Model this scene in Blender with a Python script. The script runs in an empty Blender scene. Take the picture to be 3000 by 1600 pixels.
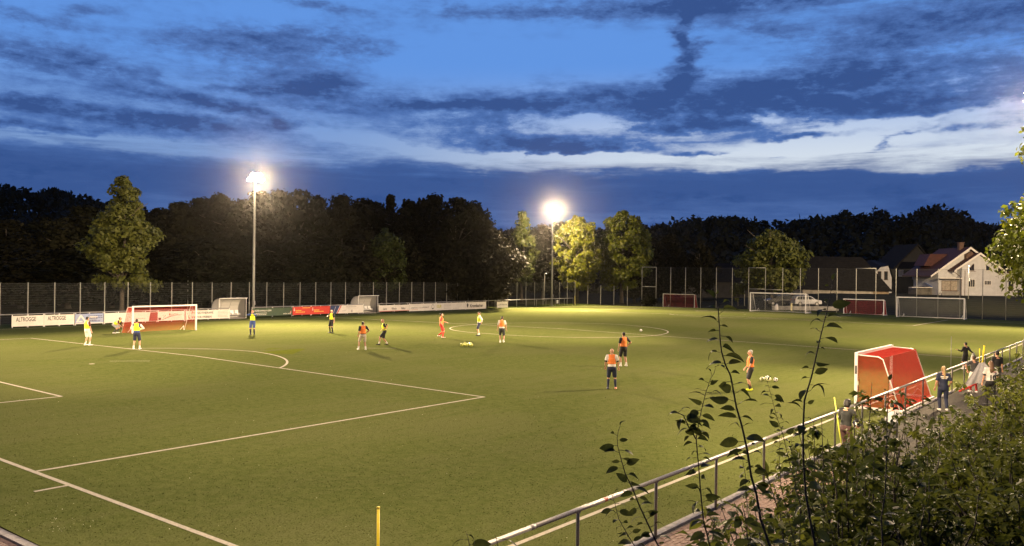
import bpy, bmesh, math, random
import numpy as np
from mathutils import Vector, Matrix, noise as mnoise

scene = bpy.context.scene
COL = scene.collection
random.seed(7)
RNG = np.random.default_rng(7)
PI = math.pi
def R(a): return math.radians(a)
def lin(r, g, b):
    def f(c):
        c /= 255.0
        return c/12.92 if c <= 0.04045 else ((c+0.055)/1.055)**2.4
    return (f(r), f(g), f(b), 1.0)

# ------------------------------------------------------------------ camera
YAW, PITCH, ROLL = R(38.151), R(0.0171), R(0.6966)
CAM = Vector((-8.8535, -9.4571, 4.9330))
d = Vector((math.cos(YAW)*math.cos(PITCH), math.sin(YAW)*math.cos(PITCH), math.sin(PITCH)))
r0 = Vector((math.sin(YAW), -math.cos(YAW), 0)); u0 = r0.cross(d)
r = math.cos(ROLL)*r0 + math.sin(ROLL)*u0; u = -math.sin(ROLL)*r0 + math.cos(ROLL)*u0
cam_data = bpy.data.cameras.new('camera'); cam = bpy.data.objects.new('camera', cam_data); COL.objects.link(cam)
cam.matrix_world = Matrix(((r.x, u.x, -d.x, CAM.x), (r.y, u.y, -d.y, CAM.y), (r.z, u.z, -d.z, CAM.z), (0, 0, 0, 1)))
cam_data.sensor_width = 36; cam_data.lens = 29.906; cam_data.clip_start = 0.05; cam_data.clip_end = 3000
scene.camera = cam
scene.view_settings.view_transform = 'Standard'; scene.view_settings.look = 'None'
scene.view_settings.exposure = 0.0; scene.view_settings.gamma = 1.0; scene.view_settings.use_curve_mapping = False
scene.cycles.max_bounces = 6; scene.cycles.diffuse_bounces = 3; scene.cycles.transparent_max_bounces = 12
scene.cycles.use_denoising = True

# ------------------------------------------------------------------ node arithmetic
class N:
    """socket wrapper: arithmetic on shader node values"""
    tree = None
    def __init__(s, sock): s.s = sock
    @staticmethod
    def op(o, *a):
        n = N.tree.nodes.new('ShaderNodeMath'); n.operation = o
        for i, x in enumerate(a):
            if isinstance(x, N): N.tree.links.new(x.s, n.inputs[i])
            else: n.inputs[i].default_value = x
        return N(n.outputs[0])
    def __add__(s, o): return N.op('ADD', s, o)
    __radd__ = __add__
    def __sub__(s, o): return N.op('SUBTRACT', s, o)
    def __rsub__(s, o): return N.op('SUBTRACT', o, s)
    def __mul__(s, o): return N.op('MULTIPLY', s, o)
    __rmul__ = __mul__
def sstep(x, a, b):
    n = N.tree.nodes.new('ShaderNodeMapRange'); n.interpolation_type = 'SMOOTHSTEP'
    N.tree.links.new(x.s, n.inputs[0]); n.inputs[1].default_value = a; n.inputs[2].default_value = b
    return N(n.outputs[0])
def nmix(fac, a, b):
    n = N.tree.nodes.new('ShaderNodeMix'); n.data_type = 'RGBA'
    N.tree.links.new(fac.s, n.inputs[0])
    for i, x in ((6, a), (7, b)):
        if isinstance(x, N): N.tree.links.new(x.s, n.inputs[i])
        else: n.inputs[i].default_value = x
    return N(n.outputs[2])
def nnoise(vec, scale, detail=4, rough=0.55, dist=0.0):
    n = N.tree.nodes.new('ShaderNodeTexNoise'); n.inputs['Scale'].default_value = scale
    n.inputs['Detail'].default_value = detail; n.inputs['Roughness'].default_value = rough
    n.inputs['Distortion'].default_value = dist
    N.tree.links.new(vec.s, n.inputs['Vector']); return n
def nmapping(vec, scale, loc=(0, 0, 0)):
    n = N.tree.nodes.new('ShaderNodeMapping'); n.inputs['Scale'].default_value = scale; n.inputs['Location'].default_value = loc
    N.tree.links.new(vec.s, n.inputs['Vector']); return N(n.outputs[0])

# ------------------------------------------------------------------ dusk sky (world)
world = bpy.data.worlds.new('World'); scene.world = world; world.use_nodes = True
world.cycles.sampling_method = 'MANUAL'; world.cycles.sample_map_resolution = 256
nt = world.node_tree; nt.nodes.clear(); N.tree = nt
tc = nt.nodes.new('ShaderNodeTexCoord'); D0 = N(tc.outputs['Generated'])
sep = nt.nodes.new('ShaderNodeSeparateXYZ'); nt.links.new(D0.s, sep.inputs[0])
sx_, sy_, sz_ = (N(o) for o in sep.outputs)
DEG = 57.29578
el0 = N.op('ARCSINE', sz_) * DEG
az0 = math.degrees(YAW) - N.op('ARCTAN2', sy_, sx_) * DEG          # degrees to the right of the pitch diagonal
wn = nnoise(nmapping(D0, (1, 1, 2.6)), 9.0, 3, 0.55)
wsep = nt.nodes.new('ShaderNodeSeparateColor'); nt.links.new(wn.outputs['Color'], wsep.inputs[0])
wn2 = nnoise(nmapping(D0, (1, 1, 2.4), (3, 1, 7)), 34.0, 3, 0.6)
wsep2 = nt.nodes.new('ShaderNodeSeparateColor'); nt.links.new(wn2.outputs['Color'], wsep2.inputs[0])
az = az0 + (N(wsep.outputs[0]) - 0.5) * 7.0 + (N(wsep2.outputs[0]) - 0.5) * 2.4
el = el0 + (N(wsep.outputs[1]) - 0.5) * 1.1 + (N(wsep2.outputs[1]) - 0.5) * 0.9
def cloud(a, e, sa, se, ang, amp):
    c, s = math.cos(R(ang)), math.sin(R(ang))
    da = az - a; de = el - e
    p = (da*c + de*s) * (1.0/sa); q = (de*c - da*s) * (1.0/se)
    return N.op('EXPONENT', (p*p + q*q) * -1.0) * amp
F = []
# azimuth, elevation, half-widths in degrees, tilt, strength (dark cloud positive, gap negative)
CLOUDS = [
 (-29.67, 12.17, 3.4, 0.85, -4, .85), (-25.71, 11.86, 2.4, .45, -14, .55), (-22.45, 11.59, 1.6, .35, -24, .5),
 (-16.11, 14.31, 5.0, 1.1, 4, .75), (-10.01, 14.31, 2.4, .7, 0, .35), (-13.54, 12.01, 3.4, .75, 2, 1.6), (-17.80, 11.51, 2.4, .3, 2, .6),
 (-19.45, 10.25, 4.0, .42, -6, 1.5), (-23.43, 9.11, 5.2, .6, -2, 1.3), (-29.85, 9.59, 2.6, .4, 0, .7), (-30.02, 8.17, 2.4, .3, 0, .8), (-26.64, 8.11, 2.0, .3, 0, .5),
 (-15.69, 9.31, 1.2, .28, 0, .8), (-4.82, 11.13, 5.2, .36, 0, 1.0), (-0.46, 11.09, 4.0, .4, 0, .6), (-12.23, 10.58, 2.4, .2, 0, .5),
 (-28.80, 14.28, 3.5, .5, -6, .45), (-26.27, 15.12, 1.2, .3, 0, .4), (-12.88, 16.94, 3.0, .4, -8, .5), (-4.36, 17.34, 1.0, .3, -20, .35),
 (14.62, 17.43, 11.0, .62, 1, 1.1), (0.00, 16.97, 6, .35, 0, .4),
 (12.40, 16.74, .7, 1.0, 0, 1.2), (12.12, 15.19, .7, .7, 0, 1.5), (11.41, 13.74, .8, .8, 0, 1.6), (10.35, 12.49, .8, .9, 28, 1.4), (9.68, 11.10, 1.0, .6, 0, 1.2),
 (20.26, 12.15, 10.5, .85, 2, .95), (18.83, 10.73, 12.5, .7, 0, 1.0), (4.59, 11.64, 6.0, .62, 0, .65), (2.30, 8.53, 5.2, .52, -2, 1.2),
 (11.57, 9.85, 4.8, .45, 0, .9), (18.83, 8.98, 3.4, .3, 2, .7), (25.71, 14.30, 8, 1.3, 12, .5), (26.64, 15.36, 7, 1.0, 8, .4), (16.75, 15.66, 2.4, .6, -10, .5), (-1.38, 9.90, 5, .6, 0, .5), (12.44, 7.86, 2.0, .2, 0, .6), (17.80, 7.58, 1.3, .2, 0, .6), (24.20, 8.11, 2.4, .22, 25, .55), (26.45, 8.80, 5, .3, 4, .5), (2.76, 7.70, .5, .5, -45, .9),
 (5.96, 10.13, 4.6, .5, 2, -1.2), (16.33, 10.14, 2.6, .36, -3, -1.2), (24.20, 9.60, 7, .3, 4, -.8), (15.69, 7.29, 16, .55, -.5, -1.5), (23.04, 8.58, 8, .6, 3, -1.1), (28.44, 7.28, 9, .6, 2, -1.5),
 (3.22, 7.36, 6, .42, 0, -1.3), (4.59, 6.17, 3.2, .2, 5, -1.0), (21.47, 11.29, 1.4, .13, 0, -1.0), (-25.71, 7.70, 11, .42, -2, -1.0), (-10.24, 8.54, 6, .35, -8, -.9), (-5.04, 7.81, 5, .3, -14, -.6), (-17.80, 9.78, 4, .25, 0, -.5), (6.86, 14.40, 6, 1.4, 0, -.5), (-5.73, 13.85, 5, 1.2, 0, -.4),
]
pos = neg = None
for c_ in CLOUDS:
    g_ = cloud(*c_)
    if c_[5] > 0: pos = g_ if pos is None else pos + g_
    else: neg = g_ if neg is None else neg + g_
n1 = N(nnoise(nmapping(D0, (1, 1, 3.6)), 10.0, 5, 0.60).outputs[0]) - 0.5                 # cloud masses
n2 = N(nnoise(nmapping(D0, (1, 1, 2.6), (4, 2, 1)), 46.0, 6, 0.66).outputs[0]) - 0.5      # broken edges
n3 = N(nnoise(nmapping(D0, (1, 1, 11.0), (1, 5, 2)), 7.0, 7, 0.64, .4).outputs[0]) - 0.5  # long streaks
low = 1.0 - sstep(el0*0.6 + el*0.4 + n3*3.4 + n1*1.5, 5.2, 9.0)
right_ = sstep(az, -4.0, 12.0)
high = sstep(el0, 18.0, 40.0)
midband = sstep(el0, 7.0, 9.0)*(1.0 - sstep(el0, 11.0, 14.5))
cover = low*1.15 + right_*0.14 + midband*0.22 + high*0.25 + 0.05
dens = pos*(1.0 + n2*2.4 + n1*1.2)*1.22 + neg*(0.80 + n3*3.0 + n2*1.2) + cover + n1*0.75 + n2*0.7 + n3*1.25*(0.45 + right_*0.55 + midband*0.4)
# clear dusk air by elevation, paler toward the afterglow on the right
up = sstep(el0, 6.5, 14.0)
glow_ = sstep(az0, -16.0, 14.0)
pale = nmix(glow_, lin(124, 156, 206), lin(216, 226, 236))
clear = nmix(up, pale, lin(98, 150, 226))
clear = nmix(sstep(el0, 16.0, 40.0), clear, lin(42, 74, 146))          # darker toward the zenith, away from the afterglow
veil = nmix(sstep(dens, -0.05, 0.75), clear, lin(80, 116, 180))
thick = nmix(sstep(dens + n2*0.5, 0.5, 1.6), veil, lin(55, 84, 142))
lowair = nmix(sstep(el0 + n3*8.0 + n1*5.0, 0.8, 5.6), lin(82, 113, 172), lin(57, 87, 146))
lowair = nmix(sstep(n1 + n2*0.6, 0.02, 0.22), lowair, lin(50, 81, 140))
sky = nmix(sstep(low, 0.15, 0.95), thick, lowair)
sky = nmix(sstep(N.op('ABSOLUTE', az0 - 10.0), 60.0, 130.0), sky, nmix(sstep(n1, -.2, .2), lin(30, 50, 100), lin(38, 62, 118)))   # the half of the sky away from the afterglow
sky = nmix(sstep(sz_, -0.12, -0.01), lin(20, 26, 38), sky)
bg = nt.nodes.new('ShaderNodeBackground'); nt.links.new(sky.s, bg.inputs['Color']); bg.inputs['Strength'].default_value = 1.0
out = nt.nodes.new('ShaderNodeOutputWorld'); nt.links.new(bg.outputs[0], out.inputs['Surface'])

# ------------------------------------------------------------------ floodlights (the lamps of the six masts)
LAMP_COL = (1.0, 0.735, 0.445)
MASTS = [(44.6, 67.0), (98.5, 67.0), (45.0, -2.9), (98.5, -2.9), (-2.6, -2.6), (-4.0, 67.0)]
LAMP_H = 14.4
def spot(x, y, z, tx, ty, tz, power, size, blend=0.6, rad=0.35, col=LAMP_COL):
    l = bpy.data.lights.new('floodlight', 'SPOT'); l.energy = power; l.spot_size = R(size); l.spot_blend = blend
    l.shadow_soft_size = rad; l.color = col
    o = bpy.data.objects.new('floodlight', l); COL.objects.link(o); o.location = (x, y, z)
    o.rotation_euler = (Vector((tx, ty, tz)) - Vector((x, y, z))).to_track_quat('-Z', 'Y').to_euler()
    return o
PW = 136000
# every mast carries several heads: (mast, aim x, aim y, share of power, cone)
HEADS = [(1, 72.5, 35, 2.4, 80), (1, 72.5, 57, 1.2, 80), (1, 98.5, 57, .45, 80), (0, 18.6, 23, 1.42, 80), (0, 32.6, 23, .65, 80), (0, 70.6, 35, .35, 80),
         (5, 22, 23, 1.15, 80), (5, 22, 35, .25, 80), (3, 72.5, 7, 1.05, 80), (2, 71, 7, .62, 80), (2, 19, 7, .46, 80), (2, 32, 40, .25, 80), (4, 23.4, 41, .2, 80), (4, 11, 11, .085, 165), (4, 27, -3.5, .48, 58), (0, 35, 50, .5, 74), (1, 80, 58, .5, 70),
         (2, 44, 66, 1.9, 50), (3, 84, 66, 1.2, 44), (4, 22, 66, 1.4, 40)]
for k_, ax_, ay_, pw_, cone_ in HEADS:
    mx, my = MASTS[k_]; spot(mx, my + (.5 if my < 30 else -.5), LAMP_H, ax_, ay_, 0, PW*pw_, cone_, 1.0 if cone_ < 100 else .6)
# extra spots added at the masts to brighten trees, village and shrubs
spot(98.5, 67.2, LAMP_H + .3, 118, 72, 9, PW*0.46, 165, 1.0)
spot(98.5, -2.4, LAMP_H + .3, 150, 22, 3, PW*1.3, 60, 1.0)
spot(98.5, -2.4, LAMP_H + .3, 117, 40, 5, PW*.85, 40, 1.0)
spot(44.6, 67.3, LAMP_H + .3, 36, 74, 6, PW*0.018, 170, 1.0)
spot(45.0, -3.3, LAMP_H + .3, 18, -7.5, 2, PW*0.30, 130, 1.0)

# ------------------------------------------------------------------ materials
MATS = {}
def material(name, col, rough=0.6, var=0.0, scale=8.0, bump=0.0, metal=0.0, spec=0.5, col2=None, emit=None, estr=0.0, trans=0.0, detail=5, obj=True):
    if name in MATS: return MATS[name]
    m = bpy.data.materials.new(name); m.use_nodes = True; t = m.node_tree; N.tree = t
    b = t.nodes['Principled BSDF']
    b.inputs['Roughness'].default_value = rough; b.inputs['Metallic'].default_value = metal
    b.inputs['Specular IOR Level'].default_value = spec
    c1 = tuple(col[:3]) + (1,)
    if var > 0 or col2 is not None or bump > 0:
        tcn = t.nodes.new('ShaderNodeTexCoord'); v = N(tcn.outputs['Object' if obj else 'Generated'])
        nz = nnoise(v, scale, detail, 0.6)
        f = N(nz.outputs[0])
        if col2 is None: col2 = tuple(max(0, c*(1-var)) for c in c1[:3])
        a = tuple(min(1, c*(1+var)) for c in c1[:3]) + (1,)
        mixed = nmix(sstep(f, 0.3, 0.7), a, tuple(col2[:3]) + (1,))
        t.links.new(mixed.s, b.inputs['Base Color'])
        if bump > 0:
            bp = t.nodes.new('ShaderNodeBump'); bp.inputs['Strength'].default_value = bump; bp.inputs['Distance'].default_value = 0.02
            n2_ = nnoise(v, scale*4, 4, 0.6); t.links.new(n2_.outputs[0], bp.inputs['Height']); t.links.new(bp.outputs[0], b.inputs['Normal'])
    else: b.inputs['Base Color'].default_value = c1
    if emit: b.inputs['Emission Color'].default_value = tuple(emit[:3]) + (1,); b.inputs['Emission Strength'].default_value = estr
    MATS[name] = m
    return m
def leaf_material(name, c_a, c_b, transl=0.45, scale=3.0, rough=0.5, spec=.25):
    m = bpy.data.materials.new(name); m.use_nodes = True; t = m.node_tree; N.tree = t
    b = t.nodes['Principled BSDF']; o = t.nodes['Material Output']
    tcn = t.nodes.new('ShaderNodeTexCoord'); f = N(nnoise(N(tcn.outputs['Object']), scale, 3, 0.7).outputs[0])
    inf = t.nodes.new('ShaderNodeObjectInfo'); f = f + (N(inf.outputs['Random']) - 0.5)*0.35
    c = nmix(sstep(f, 0.3, 0.7), tuple(c_a[:3])+(1,), tuple(c_b[:3])+(1,))
    t.links.new(c.s, b.inputs['Base Color']); b.inputs['Roughness'].default_value = rough; b.inputs['Specular IOR Level'].default_value = spec
    tr = t.nodes.new('ShaderNodeBsdfTranslucent'); t.links.new(c.s, tr.inputs['Color'])
    mx = t.nodes.new('ShaderNodeMixShader'); mx.inputs[0].default_value = transl
    t.links.new(b.outputs[0], mx.inputs[1]); t.links.new(tr.outputs[0], mx.inputs[2]); t.links.new(mx.outputs[0], o.inputs['Surface'])
    return m
def see_through(name, col, fac, rough=0.25):
    m = bpy.data.materials.new(name); m.use_nodes = True; t = m.node_tree
    b = t.nodes['Principled BSDF']; o = t.nodes['Material Output']; b.inputs['Base Color'].default_value = tuple(col[:3])+(1,); b.inputs['Roughness'].default_value = rough
    tp = t.nodes.new('ShaderNodeBsdfTransparent'); mx = t.nodes.new('ShaderNodeMixShader'); mx.inputs[0].default_value = fac
    t.links.new(b.outputs[0], mx.inputs[1]); t.links.new(tp.outputs[0], mx.inputs[2]); t.links.new(mx.outputs[0], o.inputs['Surface'])
    MATS[name] = m
    return m

# ------------------------------------------------------------------ objects
def tag(o, label=None, cat=None, group=None, kind=None):
    if label: o['label'] = label
    if cat: o['category'] = cat
    if group: o['group'] = group
    if kind: o['kind'] = kind
    return o
def thing(name, label, cat, loc=(0, 0, 0), rotz=0.0, group=None, scale=1.0):
    o = bpy.data.objects.new(name, None); COL.objects.link(o); o.location = loc; o.rotation_euler = (0, 0, rotz)
    o.empty_display_size = 0.2; o.scale = (scale,)*3
    return tag(o, label, cat, group)
def link(name, mesh, parent=None, loc=(0, 0, 0), rot=(0, 0, 0), scale=None, kind=None):
    o = bpy.data.objects.new(name, mesh); COL.objects.link(o); o.location = loc; o.rotation_euler = rot
    if scale is not None: o.scale = scale if hasattr(scale, '__len__') else (scale,)*3
    if parent is not None: o.parent = parent
    if kind: o['kind'] = kind
    return o
def copy_tree(o, parent=None):
    c = o.copy(); COL.objects.link(c)
    if parent is not None: c.parent = parent
    for ch in list(o.children): copy_tree(ch, c)
    return c

class MB:
    """collects vertices and faces for ONE mesh"""
    def __init__(s): s.v = []; s.f = []
    def add(s, vs, fs):
        n = len(s.v); s.v.extend([tuple(p) for p in vs]); s.f.extend([tuple(i+n for i in f) for f in fs]); return s
    def box(s, c, size, rot=None):
        x, y, z = (k/2 for k in size)
        vs = [Vector((a*x, b*y, e*z)) for e in (-1, 1) for b in (-1, 1) for a in (-1, 1)]
        if rot is not None: vs = [rot @ p for p in vs]
        c = Vector(c)
        return s.add([p + c for p in vs], [(0, 2, 3, 1), (4, 5, 7, 6), (0, 1, 5, 4), (2, 6, 7, 3), (0, 4, 6, 2), (1, 3, 7, 5)])
    def quad(s, a, b, c, e): return s.add([a, b, c, e], [(0, 1, 2, 3)])
    def poly(s, pts): return s.add(pts, [tuple(range(len(pts)))])
    def prism(s, pts2, y0, y1):
        """outline in (x, z), extruded from y0 to y1"""
        n = len(pts2)
        vs = [(p[0], y0, p[1]) for p in pts2] + [(p[0], y1, p[1]) for p in pts2]
        fs = [tuple(range(n)), tuple(range(2*n-1, n-1, -1))] + [(i, i+n, (i+1) % n + n, (i+1) % n) for i in range(n)]
        return s.add(vs, fs)
    def tube(s, pts, rads, n=8, cap=True):
        pts = [Vector(p) for p in pts]
        if not hasattr(rads, '__len__'): rads = [rads]*len(pts)
        rings = []; ref = None
        for i, p in enumerate(pts):
            t = (pts[min(i+1, len(pts)-1)] - pts[max(i-1, 0)]).normalized()
            if ref is None:
                ref = Vector((0, 0, 1)) if abs(t.z) < .9 else Vector((1, 0, 0))
            a = t.cross(ref)
            if a.length < 1e-4: a = t.cross(Vector((0.3, 1, 0.2)))
            a.normalize(); b = t.cross(a); ref = -b if False else ref
            rings.append([p + (a*math.cos(2*PI*k/n) + b*math.sin(2*PI*k/n))*rads[i] for k in range(n)])
        vs = [q for ring in rings for q in ring]; fs = []
        for i in range(len(pts)-1):
            for k in range(n):
                fs.append((i*n+k, i*n+(k+1) % n, (i+1)*n+(k+1) % n, (i+1)*n+k))
        if cap: fs += [tuple(range(n-1, -1, -1)), tuple(range((len(pts)-1)*n, len(pts)*n))]
        return s.add(vs, fs)
    def sphere(s, c, rad, nu=10, nv=6):
        if not hasattr(rad, '__len__'): rad = (rad,)*3
        c = Vector(c); vs = [c + Vector((0, 0, -rad[2]))]; fs = []
        for j in range(1, nv):
            a = -PI/2 + PI*j/nv
            for i in range(nu):
                b = 2*PI*i/nu; vs.append(c + Vector((math.cos(a)*math.cos(b)*rad[0], math.cos(a)*math.sin(b)*rad[1], math.sin(a)*rad[2])))
        vs.append(c + Vector((0, 0, rad[2])))
        for i in range(nu): fs.append((0, 1+(i+1) % nu, 1+i))
        for j in range(nv-2):
            for i in range(nu):
                p = 1+j*nu; fs.append((p+i, p+(i+1) % nu, p+nu+(i+1) % nu, p+nu+i))
        p = 1+(nv-2)*nu
        for i in range(nu): fs.append((p+i, p+(i+1) % nu, len(vs)-1))
        return s.add(vs, fs)
    def mesh(s, name, mat, smooth=False):
        me = bpy.data.meshes.new(name); me.from_pydata([tuple(p) for p in s.v], [], s.f)
        if mat: me.materials.append(mat)
        if smooth: me.shade_smooth()
        me.update(); return me
    def build(s, name, mat, parent=None, smooth=False, **k): return link(name, s.mesh(name, mat, smooth), parent, **k)

def quads_mesh(name, verts, mat, nper=4):
    """verts: (n, nper, 3) array -> one mesh of n separate faces"""
    n = len(verts); me = bpy.data.meshes.new(name)
    me.vertices.add(n*nper); me.vertices.foreach_set('co', np.asarray(verts, dtype=np.float32).reshape(-1))
    me.loops.add(n*nper); me.loops.foreach_set('vertex_index', np.arange(n*nper, dtype=np.int32))
    me.polygons.add(n); me.polygons.foreach_set('loop_start', np.arange(0, n*nper, nper, dtype=np.int32))
    try: me.polygons.foreach_set('loop_total', np.full(n, nper, dtype=np.int32))
    except Exception: pass
    me.materials.append(mat); me.update(calc_edges=True); return me
def leaf_quads(cent, size, rng, up=None, elong=1.6):
    """rhombic leaf faces at the centres, random orientation biased to face 'up' (n,3)"""
    n = len(cent); nrm = rng.normal(size=(n, 3))
    if up is not None: nrm = nrm*0.7 + up
    nrm /= np.linalg.norm(nrm, axis=1, keepdims=True) + 1e-9
    t = rng.normal(size=(n, 3)); t -= nrm*np.sum(t*nrm, axis=1, keepdims=True); t /= np.linalg.norm(t, axis=1, keepdims=True) + 1e-9
    b = np.cross(nrm, t); s = (np.asarray(size)*rng.uniform(.65, 1.3, n))[:, None]
    return np.stack([cent - t*s*elong*.5, cent + b*s*.5 + nrm*s*.12, cent + t*s*elong*.5, cent - b*s*.5 + nrm*s*.12], axis=1)

M = {}
M['galv'] = material('galvanised steel', (.30, .29, .28), .5, .22, 30, 0, .35)
M['galv_dark'] = material('weathered galvanised steel', (.30, .30, .28), .55, .2, 20, 0, .3)
M['white_paint'] = material('white frame paint', (.78, .76, .72), .4, .06, 20)
M['white_plastic'] = material('white plastic', (.76, .75, .72), .35, .05, 30)
M['banner_white'] = material('banner white print', (.62, .585, .53), .55, .05, 3)
M['rubber'] = material('black rubber', (.02, .02, .022), .7)
M['line'] = material('turf line white', (.46, .42, .33), .9, .16, 14, .4, spec=.0)
M['concrete'] = material('kerb concrete', (.26, .24, .22), .85, .25, 9, .5)
M['bark'] = material('bark', (.085, .07, .052), .9, .3, 6, .6)
M['stem'] = material('dark stem bark', (.045, .036, .026), .8, .3, 40, .3)
M['yellow'] = material('yellow pole plastic', (.80, .62, .02), .4, .06, 20)
M['lime'] = material('lime plastic', (.72, .76, .10), .45, .1, 20)
M['lens'] = material('lit floodlight lens', (1, .9, .7), .3, emit=(1.0, .83, .55), estr=160.0)
M['smalllamp'] = material('lit path lamp', (1, .95, .85), .3, emit=(1.0, .90, .72), estr=14.0)
M['black'] = material('matt black', (.015, .015, .016), .6)
M['wire'] = material('dark green fence wire', (.032, .034, .030), .6, .1, 3)
M['post'] = material('grey fence post', (.23, .23, .20), .6, .12, 12)

# ------------------------------------------------------------------ ground, pitch and markings
PL, PW_ = 100.56, 63.87            # pitch length and width; the pitch is crowned like a very low roof
CR = 0.0092524
def crown(y): return CR*(PW_/2 - abs(y - PW_/2)) if 0 < y < PW_ else 0.0
def s01(t): t = max(0.0, min(1.0, t)); return t*t*(3-2*t)
def bank(x, y):
    dx = max(0.0, -4.6 - x); dy = max(0.0, -4.35 - y)
    return 3.3*s01(math.hypot(dx, dy)/6.2)
def rise(x, y):
    """ground beyond the fences: a low bank on the village side"""
    return 2.1*s01((x-111)/26.0)*s01((62-y)/20.0) + 1.2*s01((y-72)/40.0)
def terr(x, y): return max(bank(x, y), rise(x, y))

def grid_mesh(name, xs, ys, zf, mat, smooth=True):
    nx, ny = len(xs), len(ys)
    vs = [(x, y, zf(x, y)) for y in ys for x in xs]
    fs = [(j*nx+i, j*nx+i+1, (j+1)*nx+i+1, (j+1)*nx+i) for j in range(ny-1) for i in range(nx-1)]
    me = bpy.data.meshes.new(name); me.from_pydata(vs, [], fs); me.materials.append(mat)
    if smooth: me.shade_smooth()
    return me

# artificial turf: olive fibre, worn pale patches, short-wavelength mottling
def turf_material():
    m = bpy.data.materials.new('artificial turf'); m.use_nodes = True; t = m.node_tree; N.tree = t
    b = t.nodes['Principled BSDF']; tcn = t.nodes.new('ShaderNodeTexCoord'); v = N(tcn.outputs['Object'])
    fine = N(nnoise(v, 26.0, 3, .7).outputs[0]); mid = N(nnoise(nmapping(v, (1, .75, 1)), 5.0, 6, .72).outputs[0]); big = N(nnoise(nmapping(v, (1, 1, 1), (9, 4, 0)), .11, 5, .6).outputs[0])
    brush = N(nnoise(nmapping(v, (.25, 2.4, 1)), .9, 4, .6).outputs[0])
    c = nmix(sstep(mid*0.6 + fine*0.4, .30, .68), (.068, .088, .021, 1), (.120, .134, .043, 1))
    c = nmix(sstep(big*0.65 + brush*0.35, .42, .62), c, nmix(sstep(fine, .3, .7), (.082, .096, .028, 1), (.138, .144, .056, 1)))
    t.links.new(c.s, b.inputs['Base Color']); b.inputs['Roughness'].default_value = .62; b.inputs['Specular IOR Level'].default_value = .0
    b.inputs['Sheen Weight'].default_value = 0.0; b.inputs['Sheen Roughness'].default_value = .5
    bp = t.nodes.new('ShaderNodeBump'); bp.inputs['Strength'].default_value = .9; bp.inputs['Distance'].default_value = .03
    t.links.new((fine*.6 + mid*.8).s, bp.inputs['Height']); t.links.new(bp.outputs[0], b.inputs['Normal'])
    return m
TURF = turf_material()
GRASS = material('rough verge grass', (.040, .058, .010), .9, 0, 2.2, .9, spec=.05, col2=(.066, .078, .016))
SOIL = material('bank soil and weeds', (.014, .017, .007), .95, 0, 1.4, .9, spec=.05, col2=(.026, .024, .013))
xs = [-400, -200, -100, -60, -40, -30, -24, -20, -17] + [-15 + .8*i for i in range(0, 60)] + [34, 40, 50, 60, 70, 80, 90, 100, 106, 111, 115, 120, 125, 130, 137, 145, 160, 200, 300, 500, 900, 1500]
ys = [-900, -400, -200, -100, -60, -40, -30, -25, -20] + [-16 + .6*i for i in range(0, 26)] + [1, 6, 12, 20, 30, 40, 50, 58, 64, 68, 72, 80, 90, 100, 115, 140, 200, 350, 700, 1500]
link('ground', grid_mesh('ground', xs, ys, lambda x, y: terr(x, y) - 0.03, SOIL), kind='structure')
link('grass_verge', grid_mesh('grass_verge', [-30, 0, 40, 80, 106, 110], [64.55, 66, 70.5], lambda x, y: 0.0 - .004*(y > 70), GRASS), kind='structure')
pitch = link('pitch', grid_mesh('pitch', [-2.2, 20, 40, 60, 80, 106.5], [-1.6, 0, 4, 8, 12, 16, 20, 24, 27, 29.5, 31.9, 34.3, 37, 40, 44, 48, 52, 56, 60, PW_, 64.55], lambda x, y: crown(y), TURF), kind='structure')

def strip(name, pts, w, z=.006):
    """painted line of width w along a plan polyline, draped on the crown"""
    pts = [Vector((p[0], p[1], 0)) for p in pts]; L_, R_ = [], []
    for i, p in enumerate(pts):
        t = (pts[min(i+1, len(pts)-1)] - pts[max(i-1, 0)]).normalized(); n = Vector((-t.y, t.x, 0))*w/2
        for side, lst in ((n, L_), (-n, R_)):
            q = p + side; lst.append((q.x, q.y, crown(q.y) + z))
    m = MB(); k = len(pts)
    m.add(L_ + R_, [(i, i+k, i+1+k, i+1) for i in range(k-1)])
    return m.build(name, M['line'], pitch, kind=None)
def seg(a, b, n=14): return [(a[0]+(b[0]-a[0])*i/n, a[1]+(b[1]-a[1])*i/n) for i in range(n+1)]
LW = .115
yP = (PW_-40.32)/2; yc = PW_/2
strip('touch_line', seg((-.06, 0), (PL+.06, 0), 2), LW)
strip('touch_line', seg((-.06, PW_), (PL+.06, PW_), 2), LW)
strip('halfway_line', seg((PL/2, .06), (PL/2, PW_-.06), 24), LW)
def arc(cx, cy, rad, a0, a1, n=64): return [(cx+rad*math.cos(a0+(a1-a0)*i/n), cy+rad*math.sin(a0+(a1-a0)*i/n)) for i in range(n+1)]
strip('centre_circle', arc(PL/2, yc, 9.15, 0, 2*PI, 96), LW, .010)
strip('centre_spot', arc(PL/2, yc, .06, 0, 2*PI, 10), .12, .010)
a_ = math.acos(5.5/9.15)
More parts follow.
